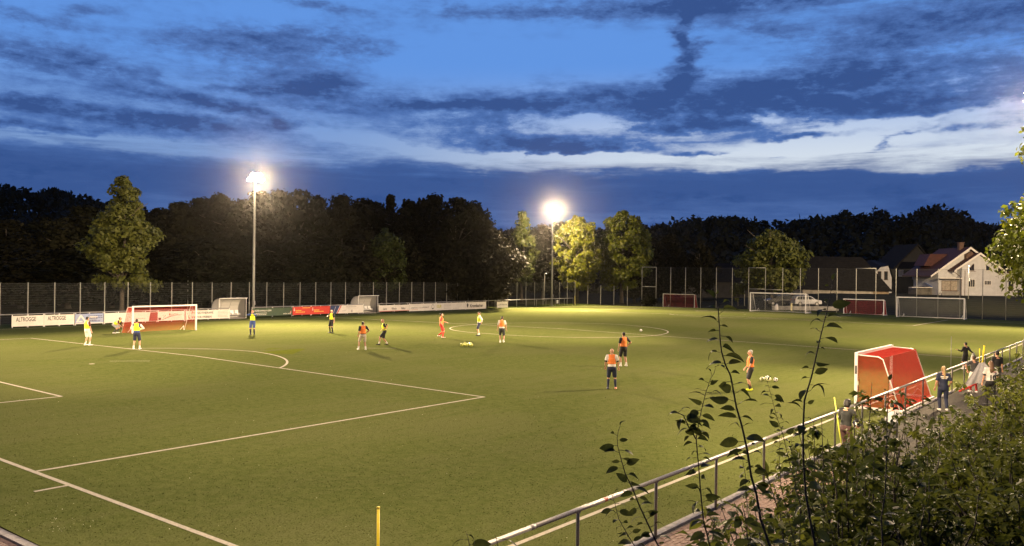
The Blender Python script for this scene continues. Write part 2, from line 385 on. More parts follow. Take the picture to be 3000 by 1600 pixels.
for sgn, x0 in ((1, 0.0), (-1, PL)):
    strip('goal_line', seg((x0, .06), (x0, PW_-.06), 24), LW)
    X = lambda v: x0 + sgn*v
    strip('penalty_area_line', seg((X(.06), yP), (X(16.5), yP), 2), LW)
    strip('penalty_area_line', seg((X(.06), yP+40.32), (X(16.5), yP+40.32), 2), LW)
    strip('penalty_area_line', seg((X(16.5), yP-.05), (X(16.5), yP+40.37), 18), LW, .008)
    strip('goal_area_line', seg((X(.06), yP+11), (X(5.5), yP+11), 2), LW)
    strip('goal_area_line', seg((X(.06), yP+29.32), (X(5.5), yP+29.32), 2), LW)
    strip('goal_area_line', seg((X(5.5), yP+10.95), (X(5.5), yP+29.37), 10), LW, .008)
    strip('penalty_arc', [(X(11) + sgn*9.15*math.cos(t), yc + 9.15*math.sin(t)) for t in [(-a_ + 2*a_*i/30) for i in range(31)]], LW, .010)
    strip('penalty_spot', arc(X(11), yc, .07, 0, 2*PI, 10), .14)
strip('distance_mark', seg((-.06, 9.95), (-.75, 9.95), 1), .10)
# small-field training marks and a repaired patch of fresher turf in front of the box
for a, b in (((13.6, 31.3), (12.2, 32.6)), ((18.6, 36.1), (19.6, 35.2)), ((26.2, 29.6), (27.7, 28.2))): strip('training_mark', seg(a, b, 2), .07, .005)
pm = MB(); pm.quad(*[(x, y, crown(y)+.004) for x, y in ((19.6, 31.2), (20.9, 29.4), (23.4, 31.4), (22.1, 33.2))])
pm.build('turf_patch', material('fresh turf patch', (.104, .122, .020), .9, .14, 12, .4, spec=0), pitch)
# standing fibre tufts where the turf is close enough to read them
nb = 900000; bx_ = RNG.uniform(-2.1, 46, nb); by_ = RNG.uniform(-1.55, 34, nb); dist = np.hypot(bx_ - CAM.x, by_ - CAM.y)
keep = RNG.uniform(0, 1, nb) < np.clip(1.0 - (dist - 9)/33, 0, 1)**2.6*.95; bx_, by_, dist = bx_[keep], by_[keep], dist[keep]; nb = len(bx_)
bz_ = np.where((by_ > 0) & (by_ < PW_), CR*(PW_/2 - np.abs(by_ - PW_/2)), 0.0)
ang = RNG.uniform(0, 2*PI, nb); bw = RNG.uniform(.004, .010, nb)*(.6 + dist/26); bh = RNG.uniform(.006, .019, nb); ln = RNG.normal(0, .016, (nb, 2))
p0 = np.stack([bx_ - np.cos(ang)*bw, by_ - np.sin(ang)*bw, bz_], 1); p1 = np.stack([bx_ + np.cos(ang)*bw, by_ + np.sin(ang)*bw, bz_], 1); p2 = np.stack([bx_ + ln[:, 0], by_ + ln[:, 1], bz_ + bh], 1)
near_line = (np.abs(bx_) < .09) | (np.abs(by_) < .09) | (np.abs(by_ - yP) < .09)*(bx_ < 16.6) | (np.abs(by_ - yP - 11) < .09)*(bx_ < 5.6)
tri = np.stack([p0, p1, p2], 1)[~near_line]
link('turf_fibres', quads_mesh('turf_fibres', tri, TURF, 3), kind='stuff')
# pale flecks lying in the fibre near the camera: petals, tape shreds, sand
fl = []
for k in range(560):
    if k < 220: x, y = RNG.uniform(-2, 14), RNG.uniform(-1.4, 14)
    elif k < 330: x, y = RNG.normal(-1.35, .32), RNG.normal(*((7.6, .35), (8.8, .5), (6.9, .3))[k % 3])
    else: x, y = RNG.uniform(-2, 30), RNG.uniform(-1.4, 30)
    if x < -2.1 or y < -1.5: continue
    fl.append((x, y, crown(y) + .014))
fl = np.array(fl)
link('turf_debris', quads_mesh('turf_debris', leaf_quads(fl, RNG.uniform(.004, .018, len(fl)), RNG, up=np.tile([0, 0, 1.5], (len(fl), 1)), elong=1.3), material('pale debris', (.72, .68, .5), .8)), kind='stuff')

# ------------------------------------------------------------------ kerb, brick path and bank edge
kb = MB(); kb.box((50, -1.70, .0), (112, .16, .10)); kb.build('kerb', M['concrete'], kind='structure')
kb = MB(); kb.box((-2.29, 31, .0), (.16, 65.2, .10)); kb.build('kerb', M['concrete'], kind='structure')
JOINT = material('joint sand', (.060, .050, .042), .95, .2, 20, .3)
ASPH = material('grey path surface', (.052, .047, .038), .95, .22, 14, .5, spec=.1)
pth = MB(); pth.quad((-4.6, -4.4, -.012), (-4.6, 66, -.012), (-2.37, 66, -.012), (-2.37, -1.78, -.012)); pth.quad((-4.6, -4.4, -.012), (-2.37, -1.78, -.012), (13.6, -1.78, -.012), (13.6, -4.4, -.012))
path = pth.build('path', JOINT, kind='structure')
pa = MB(); pa.quad((13.6, -4.4, -.004), (13.6, -1.78, -.004), (108, -1.78, -.004), (108, -4.4, -.004)); pa.build('path', ASPH, kind='structure')
BR = [material('red concrete paver', (.165, .098, .072), .85, .22, 30, .5), material('brown concrete paver', (.135, .085, .066), .85, .22, 30, .5), material('pale red paver', (.19, .120, .090), .85, .22, 30, .5)]
def brick_mesh(mat):
    m = MB(); a, b, h, c = .0965, .0465, .02, .006
    m.add([(-a, -b, -h), (a, -b, -h), (a, b, -h), (-a, b, -h), (-a, -b, h-c), (a, -b, h-c), (a, b, h-c), (-a, b, h-c), (-a+c, -b+c, h), (a-c, -b+c, h), (a-c, b-c, h), (-a+c, b-c, h)],
          [(0, 1, 5, 4), (1, 2, 6, 5), (2, 3, 7, 6), (3, 0, 4, 7), (4, 5, 9, 8), (5, 6, 10, 9), (6, 7, 11, 10), (7, 4, 8, 11), (8, 9, 10, 11)])
    return m.mesh('paving_brick', mat)
BM = [brick_mesh(m_) for m_ in BR]
cells = []
def lay(x0, x1, y0, y1, flip=False):
    j = 0; y = y0
    while y < y1:
        x = x0 + (.1 if j % 2 else 0)
        while x < x1:
            cells.append((x, y, flip)); x += .2
        y += .1; j += 1
lay(3.3, 13.4, -4.3, -1.80)
cells2 = []
for j in range(0, 44):
    for i in range(0, 14):
        x = -2.43 - j*.1*0 - i*.1; y = 4.6 + j*.2 + (.1 if i % 2 else 0); cells2.append((x, y))
cells.sort(key=lambda c: (c[0]-4.5)**2*0.6 + (c[1]+1.8)**2*5)
rest = MB()
for k, (x, y, _) in enumerate(cells):
    z = -.004 + random.uniform(-.004, .004); rz = random.uniform(-.02, .02)
    if k < 190: link('paving_brick', BM[random.choice((0, 0, 1, 2))], path, (x, y, z), (random.uniform(-.015, .015), random.uniform(-.015, .015), rz))
    else: rest.box((x, y, z), (.193, .093, .04))
cells2.sort(key=lambda c: (c[0]+2.4)**2*6 + (c[1]-6.6)**2)
for k, (x, y) in enumerate(cells2):
    z = -.004 + random.uniform(-.004, .004)
    if k < 105: link('paving_brick', BM[random.choice((0, 0, 1, 2))], path, (x, y, z), (0, 0, PI/2 + random.uniform(-.02, .02)))
    else: rest.box((x, y, z), (.093, .193, .04))
rest.build('distant_paving_bricks', BR[0], path, kind='stuff')

# ------------------------------------------------------------------ wooded hills on the horizon
def bearing(a, D):
    """plan point at bearing a (degrees right of the pitch diagonal), D metres along it"""
    t = math.tan(R(a)); return CAM.x + (d.x + r0.x*t)*D, CAM.y + (d.y + r0.y*t)*D
HILL = [(-35.84, 35.48), (-31.04, 34.60), (-30.02, 34.08), (-28.97, 33.57), (-27.91, 33.42), (-26.82, 31.34), (-25.90, 30.45), (-24.77, 29.21), (-22.85, 26.11), (-13.54, 22.19), (-1.75, 21.27), (-0.23, 20.89), (2.76, 21.80), (6.86, 22.91), (9.16, 23.42), (10.90, 24.86), (12.01, 26.25), (13.14, 27.17), (15.54, 26.61), (16.11, 24.73), (16.90, 25.62), (17.80, 25.93), (19.08, 26.50), (20.50, 28.41), (21.66, 29.82), (23.16, 30.17), (23.93, 27.46), (25.26, 28.40), (26.14, 31.24), (27.51, 31.35), (28.35, 27.57), (29.27, 25.96), (31.04, 26.35), (35.84, 26.91)]
def ridge(a):
    for (a0, z0), (a1, z1) in zip(HILL, HILL[1:]):
        if a0 <= a <= a1: return z0 + (z1-z0)*(a-a0)/(a1-a0)
    return HILL[0][1] if a < HILL[0][0] else HILL[-1][1]
SD = [175, 195, 215, 240, 270, 300, 340, 420, 600]
def hill_z(a, D):
    t = s01((D-185)/115.0) if D <= 300 else 1.0 - .25*s01((D-300)/300)
    return -1 + max(2.0, ridge(a) - 8.5)*t
m = MB(); A_ = [-46 + 1.5*i for i in range(62)]
vs = [(*bearing(a, D), hill_z(a, D)) for D in SD for a in A_]; n_ = len(A_)
m.add(vs, [(j*n_+i, j*n_+i+1, (j+1)*n_+i+1, (j+1)*n_+i) for j in range(len(SD)-1) for i in range(n_-1)])
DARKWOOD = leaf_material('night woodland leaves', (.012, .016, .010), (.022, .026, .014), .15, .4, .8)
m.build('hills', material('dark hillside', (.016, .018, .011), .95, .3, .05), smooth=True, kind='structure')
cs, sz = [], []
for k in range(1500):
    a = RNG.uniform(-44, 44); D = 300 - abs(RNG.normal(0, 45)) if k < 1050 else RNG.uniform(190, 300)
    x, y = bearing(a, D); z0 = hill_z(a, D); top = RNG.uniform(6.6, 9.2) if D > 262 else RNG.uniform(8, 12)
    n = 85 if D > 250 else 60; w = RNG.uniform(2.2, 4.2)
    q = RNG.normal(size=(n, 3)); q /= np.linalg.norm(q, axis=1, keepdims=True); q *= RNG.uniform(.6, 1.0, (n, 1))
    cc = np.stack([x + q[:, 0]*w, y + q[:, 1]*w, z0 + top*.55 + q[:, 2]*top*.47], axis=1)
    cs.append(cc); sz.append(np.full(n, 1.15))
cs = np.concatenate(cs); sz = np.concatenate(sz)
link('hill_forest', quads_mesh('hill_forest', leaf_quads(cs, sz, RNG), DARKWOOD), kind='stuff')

# ------------------------------------------------------------------ floodlight masts
def mast(x, y, side, label, heads, rz=0.0):
    t = thing('floodlight_mast', label, 'floodlight mast', (x, y, 0), rz, 'floodlight masts round the pitch')
    m = MB(); m.tube([(0, 0, 0), (0, 0, 5), (0, 0, 10), (0, 0, 14.5)], [.155, .135, .115, .085], 14); m.build('pole', M['galv_dark'], t, smooth=True)
    m = MB(); m.box((0, 0, .03), (.5, .5, .06)); m.build('base_plate', M['galv_dark'], t)
    m = MB(); m.box((0, 0, 14.30), (2.0, .09, .09)); m.box((0, 0, 14.85), (1.0, .08, .08)); m.box((0, 0, 14.6), (.09, .09, .6)); m.build('crossarm', M['galv_dark'], t)
    for (hx, hz) in heads:
        f = MB(); f.prism([(-.26, -.20), (.26, -.20), (.26, .20), (-.26, .20)], -.02, .14); f.prism([(-.15, -.12), (.15, -.12), (.15, .12), (-.15, .12)], .14, .24)
        tilt = Matrix.Rotation(R(-34 if True else 0), 4, 'X')
        h = f.build('lamp_housing', M['galv_dark'], t, loc=(hx, -.16, hz)); h.rotation_euler = (R(34), 0, R(random.uniform(-14, 14)))
        g = MB(); g.prism([(-.24, -.18), (.24, -.18), (.24, .18), (-.24, .18)], -.032, -.022); g.build('lamp_lens', M['lens'], h)
    b = MB(); b.box((0, -.17, 1.5), (.2, .12, .42)); b.build('switch_box', M['galv'], t)
    return t
HD = [(-.72, 14.42), (0, 14.42), (.72, 14.42), (-.38, 14.95), (.38, 14.95)]
mast(44.6, 67.0, 0, 'tall lit floodlight mast behind the boards between the two dugouts, left one', HD)
mast(98.5, 67.0, 0, 'tall lit floodlight mast near the far corner beside the brightly lit trees', HD)
mast(45.0, -3.0, 0, 'floodlight mast by the near path just outside the right edge', HD, PI)

# ------------------------------------------------------------------ railings
def railing(name, label, P0, ang, posts, zt, x0, x1, joints, rad=.038, prad=.03, group=None):
    t = thing(name, label, 'railing', P0, ang, group)
    for a, b in zip(joints, joints[1:]):
        m = MB(); m.tube([(a+.004, 0, zt), (b-.004, 0, zt)], rad, 12); m.build('rail', M['galv'], t, smooth=True)
    for a in joints[1:-1]:
        m = MB(); m.tube([(a-.05, 0, zt), (a+.05, 0, zt)], rad+.004, 12); m.build('rail_sleeve', M['galv'], t, smooth=True)
    pm_ = MB(); pm_.tube([(0, 0, -.02), (0, 0, zt-.07), (0, 0, zt-.03)], [prad, prad, prad*.7], 10)
    me = pm_.mesh('post', M['galv'], True)
    cm = MB(); cm.box((0, 0, zt-.042), (.10, .05, .02)); cme = cm.mesh('saddle', M['galv_dark'])
    for a in posts:
        p = link('post', me, t, (a, 0, 0)); link('saddle', cme, p)
    return t
nposts = [5.37 + 2.63*i for i in range(-3, 37)]
near = railing('railing', 'long galvanised tube railing along the near touchline beside the brick path', (0, -1.775, 0), 0, nposts, 1.09, -3, 102, [-3.0, 1.5, 4.2, 10.7, 16.7, 22.7, 28.7, 34.7, 40.7, 52.7, 64.7, 76.7, 88.7, 102])
sk = MB(); sk.tube([(3.52, 0, 1.09), (3.62, 0, 1.09)], .0395, 12); sk.build('red_tape', material('red tape', (.45, .06, .03), .5), near)
FA = math.atan(.018)
def fp(x, off=0.0): return (x - off*math.sin(FA), 64.9 + (x-20)*.018 + off)       # point on the far railing line
def far_rail(x0, x1, label, posts):
    x, y = fp(x0); w = (x1-x0)/math.cos(FA)
    n = max(1, round(w/5.0)); js = [w*i/n for i in range(n+1)]
    return railing('railing', label, (x, y, 0), FA, posts, 1.10, 0, w, js, .042, .03)
far_rail(4, 40.6, 'far railing run carrying the left row of white advertising banners', [2.5*i for i in range(15)] + [36.5])
far_rail(43.2, 58.9, 'far railing run carrying the green and red banners between the dugouts', [2.55*i for i in range(7)])
far_rail(61.0, 103.6, 'far railing run right of the second dugout ending bare near the corner', [2.5*i for i in range(18)])
x, y = fp(104.1)
cp = thing('marker_post', 'leaning yellow wooden post at the end of the far railing', 'post', (x, y, 0)); m = MB(); m.box((0, 0, .72), (.13, .09, 1.44), Matrix.Rotation(R(-4), 3, 'Y')); m.build('post', material('faded yellow timber', (.45, .40, .12), .8, .2, 8), cp)
bx = MB(); bx.box((0, 0, 0), (.32, .2, .5)); x, y = fp(98.9, -.08)
tag(bx.build('utility_box', M['white_plastic'], loc=(x, y, .62)), 'small pale box fixed to the bare far railing', 'box')

# ------------------------------------------------------------------ lettering (converted to meshes in one pass)
TEXTS = []
def lettering(txt, parent, x, z, size, mat, y=-.021, align='LEFT', sx=1.0, bold=0.0, rz=0, shear=0.0, name='lettering'):
    c = bpy.data.curves.new(name, 'FONT'); c.body = txt; c.size = size; c.align_x = align; c.extrude = .002; c.offset = bold; c.shear = shear; c.resolution_u = 3
    o = bpy.data.objects.new(name, c); COL.objects.link(o); o.parent = parent; o.location = (x, y, z); o.rotation_euler = (PI/2, 0, rz); o.scale = (sx, 1, 1)
    c.materials.append(mat); TEXTS.append(o)
def finish_text():
    dg = bpy.context.evaluated_depsgraph_get(); dg.update()
    for o in TEXTS:
        me = bpy.data.meshes.new_from_object(o.evaluated_get(dg)); nm = o.name
        n_ = bpy.data.objects.new('tmp', me); COL.objects.link(n_)
        n_.parent = o.parent; n_.location = o.location; n_.rotation_euler = o.rotation_euler; n_.scale = o.scale
        bpy.data.objects.remove(o); n_.name = nm.split('.')[0]
    TEXTS.clear()

# ------------------------------------------------------------------ advertising banners on the far railing
INK = {'black': material('black print', (.035, .030, .03), .6), 'grey': material('grey print', (.36, .33, .31), .6), 'lgrey': material('light grey print', (.55, .52, .48), .6),
       'blue': material('blue print', (.17, .22, .40), .55, .3, 1.3, col2=(.30, .33, .42)), 'dblue': material('dark blue print', (.03, .045, .12), .5), 'red': material('red print', (.52, .045, .03), .5, .06, 2),
       'dred': material('dark red print', (.14, .022, .020), .5), 'green': material('dark green print', (.030, .050, .032), .5, .35, .9, col2=(.055, .085, .045)), 'olive': material('olive print', (.44, .42, .04), .5),
       'white': M['banner_white'], 'yellow': material('yellow print', (.85, .62, .10), .5), 'pink': material('pale red print', (.55, .22, .18), .6), 'rust': material('red script print', (.42, .08, .06), .6)}
NB = 0
def banner(x0, x1, base, label, z0=.11, z1=.98, ties=True):
    w = (x1-x0)/math.cos(FA) - .02; x, y = fp(x0+.01, -.06)
    t = thing('banner', label, 'banner', (x, y, z0), FA + random.uniform(-.002, .002), 'advertising banners on the far railing')
    h = z1-z0; m = MB()
    nx, nz = 14, 4; vs = []; fs = []
    for yy, s_ in ((0, 1), (.016, -1)):
        b0 = len(vs)
        for j in range(nz+1):
            for i in range(nx+1):
                dy = .012*math.sin(i*1.7 + x0)*math.sin(j*1.1+.4)*(0 < i < nx)
                vs.append((w*i/nx, yy + dy - .004, h*j/nz))
        for j in range(nz):
            for i in range(nx):
                q = (b0+j*(nx+1)+i, b0+j*(nx+1)+i+1, b0+(j+1)*(nx+1)+i+1, b0+(j+1)*(nx+1)+i); fs.append(q if s_ > 0 else q[::-1])
    m.add(vs, fs); m.build('banner_sheet', INK[base], t)
    if ties:
        tm = MB(); tm.box((0, 0, 0), (.05, .03, .10)); me = tm.mesh('cable_tie', M['white_plastic'])
        for i in (0, .5, 1):
            for zz in (-.05, h+.05): link('cable_tie', me, t, (.04 + (w-.08)*i, -.012, zz))
    t['w'] = w; t['h'] = h
    return t, w, h
def block(t, pts, ink, y=-.019, name='printed_panel'):
    m = MB(); m.prism(pts, y, y-.003); return m.build(name, INK[ink], t)
def lines(t, x0, x1, zs, ink, hgt=.035, ragged=.25, seed=1):
    rr = random.Random(seed); m = MB()
    for z in zs:
        x = x0; end = x1 - rr.random()*ragged*(x1-x0)
        while x < end:
            w = rr.uniform(.06, .2); m.box((x+w/2, -.020, z), (w, .004, hgt)); x += w + .035
    return m.build('small_print', INK[ink], t)
def glyphs(t, x0, x1, z, ink, hgt, seed):
    """a line of print too small in the photograph to read: strokes of letter height"""
    rr = random.Random(seed); m = MB(); x = x0
    while x < x1:
        w = rr.uniform(.02, .04); h = hgt*rr.choice((.62, .62, .7, 1.0, .66)); m.box((x+w/2, -.0205, z - hgt/2 + h/2), (w, .004, h))
        if rr.random() < .7: m.box((x+w/2+.03, -.0205, z - hgt/2 + rr.choice((.1, .3, .55))*hgt), (.05, .004, hgt*.2))
        x += w + rr.choice((.03, .035, .05, .05, .08))
    return m.build('print_line', INK[ink], t)
# 1, 2: the two ALTROGGE banners
t, w, h = banner(20.28, 22.80, 'white', 'white banner reading ALTROGGE, leftmost of the row'); lettering('ALTROGGE', t, .32, .40, .50, INK['black'], sx=.60, bold=.006); lines(t, .32, 2.0, [.26, .19], 'lgrey', .025, .3, 2)
t, w, h = banner(22.80, 25.31, 'white', 'white banner reading ALTROGGE, right next to the blue banner'); lettering('ALTROGGE', t, .28, .42, .48, INK['black'], sx=.60, bold=.006); lines(t, .28, 2.1, [.27, .20], 'lgrey', .025, .3, 3)
# 3: blue with a white triangle
t, w, h = banner(25.35, 27.83, 'blue', 'blue banner with a white triangle emblem')
block(t, [(.06, .16), (.42, .78), (.54, .78), (.98, .16), (.82, .16), (.48, .63), (.22, .16)], 'white', name='triangle_emblem'); block(t, [(.26, .16), (.62, .16), (.60, .27), (.30, .27)], 'white', -.020, 'triangle_emblem'); block(t, [(0, 0), (w, 0), (w, .10), (0, .10)], 'lgrey'); lines(t, 1.1, 2.35, [.68, .52, .45, .30, .22], 'dblue', .05, .5, 4)
block(t, [(1.15, .50), (1.9, .46), (1.95, .62), (1.3, .66)], 'lgrey', -.0185)
# 4: white, small figure emblem
t, w, h = banner(27.87, 30.45, 'white', 'white banner with faint lines and a small grey figure emblem at its right end'); lines(t, .35, 1.3, [.50, .32], 'lgrey', .03, .1, 5)
block(t, [(1.52, .25), (1.60, .25), (1.78, .70), (1.72, .74)], 'lgrey', name='figure_emblem'); block(t, [(1.66, .28), (1.86, .28), (1.86, .34), (1.66, .40)], 'lgrey', name='figure_emblem'); block(t, [(1.80, .74), (1.90, .25), (1.96, .25), (1.84, .78)], 'lgrey', -.0195, 'figure_emblem')
# 5: white with brown slanted block (seen through the red goal net)
t, w, h = banner(30.51, 32.89, 'white', 'white and dark red banner behind the net of the left red goal'); lines(t, .25, 1.2, [.30], 'grey', .07, .1, 6); lines(t, .45, 1.0, [.58], 'lgrey', .05, .1, 6)
block(t, [(1.52, .02), (w-.02, .02), (w-.02, .82), (1.66, .82)], 'dred'); lines(t, 1.75, 2.3, [.66, .46, .2], 'rust', .03, .1, 8)
# 6: football path
t, w, h = banner(32.92, 35.67, 'white', 'white banner with a football on a dark path and red script, behind goal net')
block(t, [(.05, .06), (.32, .10), (.32, .30), (.05, .30)], 'black', name='house_emblem')
fm = MB(); fm.sphere((.62, -.02, .45), (.15, .006, .15), 14, 8); fb = fm.build('printed_ball', INK['white'], t)
for q in ((.62, .45), (.50, .52), (.74, .50), (.55, .34), (.70, .35)): block(t, [(q[0]+.04*math.cos(k*1.2566), q[1]+.04*math.sin(k*1.2566)) for k in range(5)], 'black', -.028, 'ball_patch')
block(t, [(.35, .08), (.45, .08), (1.3, .38), (2.4, .52), (2.4, .54), (1.25, .44)], 'black', -.0195, 'printed_path'); block(t, [(1.12, .48), (1.24, .48), (1.24, .68), (1.12, .66)], 'rust', name='script_emblem'); glyphs(t, 1.25, 2.0, .60, 'rust', .14, 33); lines(t, 1.6, 2.2, [.28, .2], 'lgrey', .03, .2, 9)
# 7: physiotherapy
t, w, h = banner(35.74, 40.62, 'white', 'white PHYSIOTHERAPIE VIKTOR FRIESEN banner right of the red goal')
lettering('P', t, .62, .52, .38, INK['rust'], bold=.006); lettering('HYSIOTHERAPIE', t, .86, .52, .29, INK['black'], bold=.004, sx=1.02); lettering('V', t, .62, .12, .36, INK['rust'], bold=.006); lettering('IKTOR FRIESEN', t, .88, .12, .28, INK['black'], bold=.004, sx=1.02)
block(t, [(.22, .20), (.30, .22), (.36, .45), (.30, .62), (.22, .60), (.28, .45)], 'rust', name='runner_emblem'); block(t, [(.32, .15), (.46, .08), (.48, .12), (.36, .26)], 'black', name='runner_emblem'); block(t, [(.29, .68), (.36, .66), (.38, .74), (.31, .76)], 'rust', name='runner_emblem')
lines(t, 3.5, 4.7, [.72, .58, .44, .30, .18], 'pink', .035, .2, 10)
# 8: green
t, w, h = banner(43.24, 48.34, 'green', 'dark green banner with white lettering beside the left mast', .17, 1.0)
glyphs(t, .12, 2.35, .60, 'white', .20, 31); lines(t, .45, 1.9, [.32, .17], 'lgrey', .06, .2, 11); glyphs(t, 3.9, 4.85, .20, 'white', .15, 32); block(t, [(4.78, .2), (4.95, .24), (4.95, .5), (4.82, .42)], 'pink', name='emblem')
# 9, 10: red
for k, (a, b) in enumerate(((48.38, 50.88), (50.88, 53.54))):
    t, w, h = banner(a, b, 'red', ['red banner with small yellow lettering touching the green one', 'red banner with small yellow lettering touching the navy striped one'][k], .16, 1.02)
    zc = .55
    block(t, [(.12, zc-.12), (.28, zc-.12), (.28, zc-.02), (.22, zc+.02), (.28, zc+.06), (.20, zc+.12), (.12, zc+.06), (.18, zc+.01), (.12, zc-.03)], 'white', name='letter_emblem'); fm = MB(); fm.sphere((.20, -.022, zc+.18), (.04, .004, .04), 8, 6); fm.build('letter_emblem', INK['white'], t)
    lettering('Sparkasse', t, .38, zc-.14, .19, INK['yellow'], bold=.004); lines(t, .38, 1.7, [zc-.26], 'yellow', .07, .1, 12+k)
    if k == 0: lines(t, 1.3, 2.2, [.74], 'yellow', .05, .1, 14)
# 11: navy / red stripe / white
t, w, h = banner(53.59, 58.62, 'white', 'white banner with a navy block and slanted red stripe in front of the right dugout', .14, 1.04)
block(t, [(0, 0), (.85, 0), (1.4, h), (0, h)], 'dblue'); block(t, [(.92, 0), (1.08, 0), (1.66, h), (1.50, h)], 'red'); block(t, [(.42, .1), (.47, .1), (.80, .8), (.75, .8)], 'lgrey', -.023, 'printed_stripe')
lines(t, 2.3, 3.9, [.72], 'grey', .075, .05, 15); lines(t, 2.3, 4.0, [.52], 'lgrey', .05, .05, 16); lines(t, 1.75, 2.2, [.28], 'grey', .06, .05, 17); lines(t, 4.2, 4.7, [.3], 'lgrey', .06, .05, 18)
block(t, [(3.05, .1), (3.3, .1), (3.3, .38), (3.05, .38)], 'grey', name='square_emblem')
# 12: three names
t, w, h = banner(61.05, 66.28, 'white', 'white banner reading Lara Klose Niko right of the second dugout', .16, .90)
for s_, xx in (('Lara', .7), ('Klose', 2.15), ('Niko', 3.75)): lettering(s_, t, xx, .20, .36, INK['black'], bold=.005)
block(t, [(0, 0), (w, 0), (w, .08), (0, .08)], 'pink')
# 13, 14
t, w, h = banner(66.28, 71.18, 'white', 'white banner with one dark line of print and a round emblem', .06, .96)
glyphs(t, .35, 1.45, .43, 'black', .17, 34); glyphs(t, 1.6, 2.1, .43, 'grey', .17, 35); glyphs(t, 2.3, 3.5, .45, 'black', .17, 36); lines(t, .35, 1.6, [.70], 'lgrey', .05, .1, 19); lines(t, .35, 1.6, [.18], 'pink', .04, .1, 20)
for rad_, ink_, yy in ((.30, 'black', -.0195), (.26, 'white', -.0205)): block(t, [(4.25+rad_*.85*math.cos(k*.3927), .46+rad_*math.sin(k*.3927)) for k in range(16)], ink_, yy, 'round_emblem')
block(t, [(4.05, .30), (4.45, .30), (4.36, .20), (4.14, .20)], 'black', -.026, 'round_emblem')
t, w, h = banner(71.18, 77.01, 'white', 'white banner with olive letters left of the brewery banner', .04, .96)
lettering('CLR', t, .1, .36, .50, INK['olive'], bold=.014); lines(t, 1.5, 2.9, [.76, .58, .40, .22], 'grey', .06, .3, 21); lines(t, 4.0, 5.0, [.74, .62, .50, .38], 'lgrey', .05, .2, 22); lines(t, 3.3, 4.8, [.18], 'grey', .05, .2, 23)
# 15 Krombacher
t, w, h = banner(77.01, 81.42, 'white', 'white banner reading Krombacher in large black letters', .02, .96)
lettering('Krombacher', t, .95, .24, .62, INK['black'], bold=.012, sx=.86)
for q in ((.42, .40, .12), (.32, .58, .10), (.52, .58, .10), (.42, .74, .07)): block(t, [(q[0]+q[2]*math.cos(k*.7854), q[1]+q[2]*1.3*math.sin(k*.7854)) for k in range(8)], 'black', -.0195 - q[2]*.01, 'crest_emblem')
# 16 small board
t, w, h = banner(83.83, 86.39, 'white', 'small white board alone on the right part of the far railing', .05, .90)
glyphs(t, .15, .55, .42, 'black', .17, 37); glyphs(t, .65, 2.3, .44, 'black', .15, 38); lines(t, .4, 2.2, [.68], 'lgrey', .05, .2, 24)

# ------------------------------------------------------------------ dugouts
POLY = see_through('scratched clear plastic', (.62, .60, .56), .45, .4)
def dugout(x, y, label):
    t = thing('dugout', label, 'dugout', (x, y, 0), FA, 'team dugouts behind the far railing'); L = 3.1
    prof = [(1.28, .05), (1.28, .75), (1.20, 1.25), (1.02, 1.62), (.72, 1.88), (.35, 2.0), (-.18, 2.06)]
    for k in range(3):
        m = MB(); a, b = L*k/3+.03, L*(k+1)/3-.03; n = len(prof)
        vs = [(a, p[0], p[1]) for p in prof] + [(b, p[0], p[1]) for p in prof] + [(a, p[0]-.012, p[1]-.008) for p in prof] + [(b, p[0]-.012, p[1]-.008) for p in prof]
        fs = [(i, i+1, n+i+1, n+i) for i in range(n-1)] + [(2*n+i, 3*n+i, 3*n+i+1, 2*n+i+1) for i in range(n-1)]
        m.add(vs, fs); m.build('roof_panel', POLY, t)
    for k in range(4):
        m = MB(); m.tube([(L*k/3, p[0], p[1]) for p in prof], .028, 8); m.build('hoop', M['galv'], t, smooth=True)
    for k in (0, L):
        m = MB(); m.tube([(k, -.08, 0), (k, -.08, 2.04)], .035, 8); m.build('front_post', M['white_paint'], t, smooth=True)
        m = MB(); m.add([(k, p[0]-.03, p[1]-.02) for p in prof] + [(k, .12, 2.0), (k, .12, .1)], [tuple(range(len(prof)+2))]); m.build('side_panel', POLY, t)
    m = MB(); m.tube([(-.08, -.18, 2.07), (L+.08, -.18, 2.07)], .04, 8); m.build('gutter_bar', M['white_paint'], t, smooth=True)
    m = MB(); m.box((L/2, .75, .34), (L-.2, .10, .06)); m.box((.4, .75, .17), (.06, .06, .34)); m.box((L-.4, .75, .17), (.06, .06, .34)); m.build('bench_beam', M['galv'], t)
    sm = MB(); sm.box((0, 0, 0), (.42, .38, .05)); sm.box((0, .20, .20), (.42, .05, .40), Matrix.Rotation(R(-8), 3, 'X')); sm.box((-.20, .02, .06), (.03, .34, .10)); sm.box((.20, .02, .06), (.03, .34, .10)); me = sm.mesh('seat', M['white_plastic'])
    for k in range(5): link('seat', me, t, (.45 + k*.55, .72, .42))
    m = MB(); m.box((L/2, .6, .03), (L, 1.4, .06)); m.build('floor_slab', M['concrete'], t)
    return t
dugout(39.75, 65.75, 'clear plastic dugout left of the tall floodlight mast')
dugout(58.15, 66.0, 'clear plastic dugout right of the navy striped banner')

